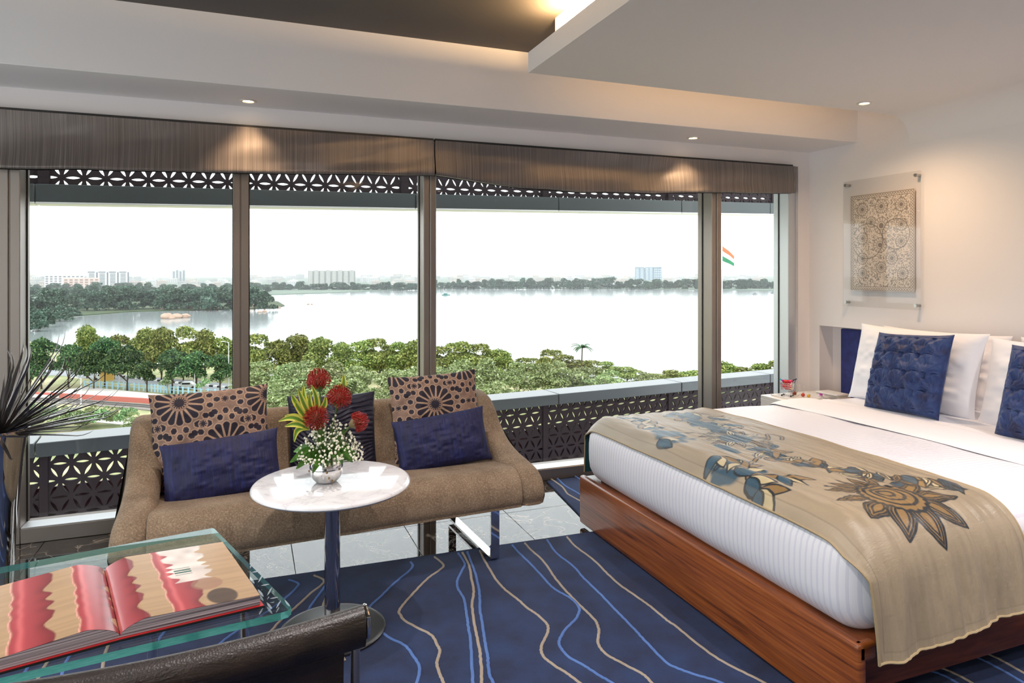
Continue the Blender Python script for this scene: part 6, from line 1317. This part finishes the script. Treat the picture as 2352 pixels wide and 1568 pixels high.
t = thing('apartment_block', 'long cream apartment block of eight bays across the lake', 'building', (x, y, ZG), az)
for k in range(8):
    x0 = -52 + k * 13.1
    tower(t, x0, x0 + 9.6, 0, 14, 30 + (k % 2) * 1.2, apt_w, gl_w, 11, 3)
    part('recess', MB().box(x0 + 9.6, x0 + 13.1, 2.5, 14, 0, 29), apt_d, t, smooth=False)
x, y, z = BUILD['office']; t = thing('office_building', 'blue glass office block rising above the far shore trees', 'building', (x, y, ZG), -math.atan2(x, y))
og = Mat('blue_office_glass', '#6f8ea6', .25); ow = Mat('office_white_frame', '#c7d2da', .6)
tower(t, -43, -13, 0, 25, 42, og, ow, 9, 2); tower(t, -10, 15, -2, 25, 42, og, ow, 9, 2); tower(t, 18, 43, 0, 25, 42, og, ow, 5, 4)
part('core', MB().box(-13, -10, 4, 25, 0, 40), ow, t, smooth=False); part('core', MB().box(15, 18, 4, 25, 0, 43), ow, t, smooth=False); part('roof', MB().box(-44, 44, -3, 26, 42, 43.6), ow, t, smooth=False)
x, y, z = BUILD['twin']; t = thing('office_block', 'white block of four bays with dark vertical slots at the left', 'building', (x, y, ZG), -math.atan2(x, y))
tw = Mat('white_block_wall', '#dcdcdc', .9); td = Mat('dark_slot', '#5d646a', .5)
for k in range(4):
    x0 = -32 + k * 16.2; tower(t, x0, x0 + 14, 0, 12, 25, tw, td, 9, 1); part('slot', MB().box(x0 + 14, x0 + 16.2, 1, 12, 0, 26), td, t, smooth=False); part('roof_hut', MB().box(x0 + 1, x0 + 12, 2, 10, 25, 27), td, t, smooth=False)
x, y, z = BUILD['tower']; t = thing('tower_block', 'hazy grey twin tower under construction in the far city', 'building', (x, y, ZG), -math.atan2(x, y))
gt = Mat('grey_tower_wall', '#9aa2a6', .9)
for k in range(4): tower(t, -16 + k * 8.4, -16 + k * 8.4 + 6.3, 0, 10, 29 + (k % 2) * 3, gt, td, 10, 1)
x, y, z = BUILD['white']; t = thing('white_block', 'broad white institutional building at the left end of the city', 'building', (x, y, ZG), -math.atan2(x, y))
tower(t, -26, 24, 0, 15, 22, Mat('bright_white_wall', '#eeeeee', .9), gl_w, 6, 9); part('stair_tower', MB().box(-8, 6, 2, 10, 22, 26), tw, t, smooth=False)
x, y, z = BUILD['pink']; t = thing('pink_block', 'pinkish apartment building in front of the white block', 'building', (x, y, ZG), -math.atan2(x, y))
tower(t, -20, 22, 0, 12, 18, Mat('pink_wall', '#dcc6bd', .9), Mat('brown_window', '#9a7d74', .5), 5, 7)
# flag
fl = thing('flag', 'saffron white and green flag flying on a tall white pole', 'flag', (338.5, 427.5, ZG))
part('pole', MB().tube([(0, 0, 0), (0, 0, 47.)], [.5, .3], 8), Mat('flag_pole_white', '#eef0f0', .4), fl)
e = Vector((.93, -.36, 0)); cols_ = [Mat('saffron_cloth', '#f07848', .8), Mat('white_cloth', '#ffffff', .8), Mat('green_cloth', '#2f8a5c', .8)]
u, v = np.meshgrid(np.linspace(0, 1, 24), np.linspace(0, 1, 6), indexing='ij')
for k in range(3):
    top = 46.5 - k * 3.9; q = u * 9.5
    Z = top - 3.9 * v * (1 - .35 * u) - u * 8.2 + u * k * 1.2
    off = .7 * np.sin(u * 8)
    A = np.stack([q * e.x + off * .36, q * e.y + off * .93, Z], -1); part('stripe', MB().grid(A).grid(A + [.05, .1, 0], flip=True), cols_[k], fl, angle=170)
# boats
for i, (x, y, w, c) in enumerate(((210, 750, 11, '#3f7f78'), (560, 647, 10, '#8a8f92'), (616, 679, 9, '#7d8488'))):
    t = thing('boat', ['green tour boat on the lake right of the middle mullion', 'low grey boat near the far right shore', 'small motor boat with a mast near the far right shore'][i], 'boat', (x, y, ZL), .4)
    part('hull', MB().prism([(-w / 2, -1.2), (w * .35, -1.2), (w / 2, 0), (w * .35, 1.2), (-w / 2, 1.2)], -.3, .9), Mat('hull_paint', c, .6), t, smooth=False)
    part('cabin', MB().bbox(-w * .3, w * .1, -.9, .9, .9, 2.4, .2), Mat('cabin_paint', c, .6), t)
# ------------------------------------------------------------------ thin haze lying over the far lake and city
hz = bpy.data.materials.new('haze'); hz.use_nodes = True
for x in list(hz.node_tree.nodes): hz.node_tree.nodes.remove(x)
_o = hz.node_tree.nodes.new('ShaderNodeOutputMaterial'); _s = hz.node_tree.nodes.new('ShaderNodeVolumeScatter')
_s.inputs['Density'].default_value = .00022; _s.inputs['Color'].default_value = (.95, .97, 1, 1)
hz.node_tree.links.new(_s.outputs[0], _o.inputs['Volume'])
single('haze', MB().box(-2900, 4400, 260, 3550, ZL + .8, 120), hz, 'thin pale haze over the lake and the far city', 'haze', kind='structure', smooth=False)
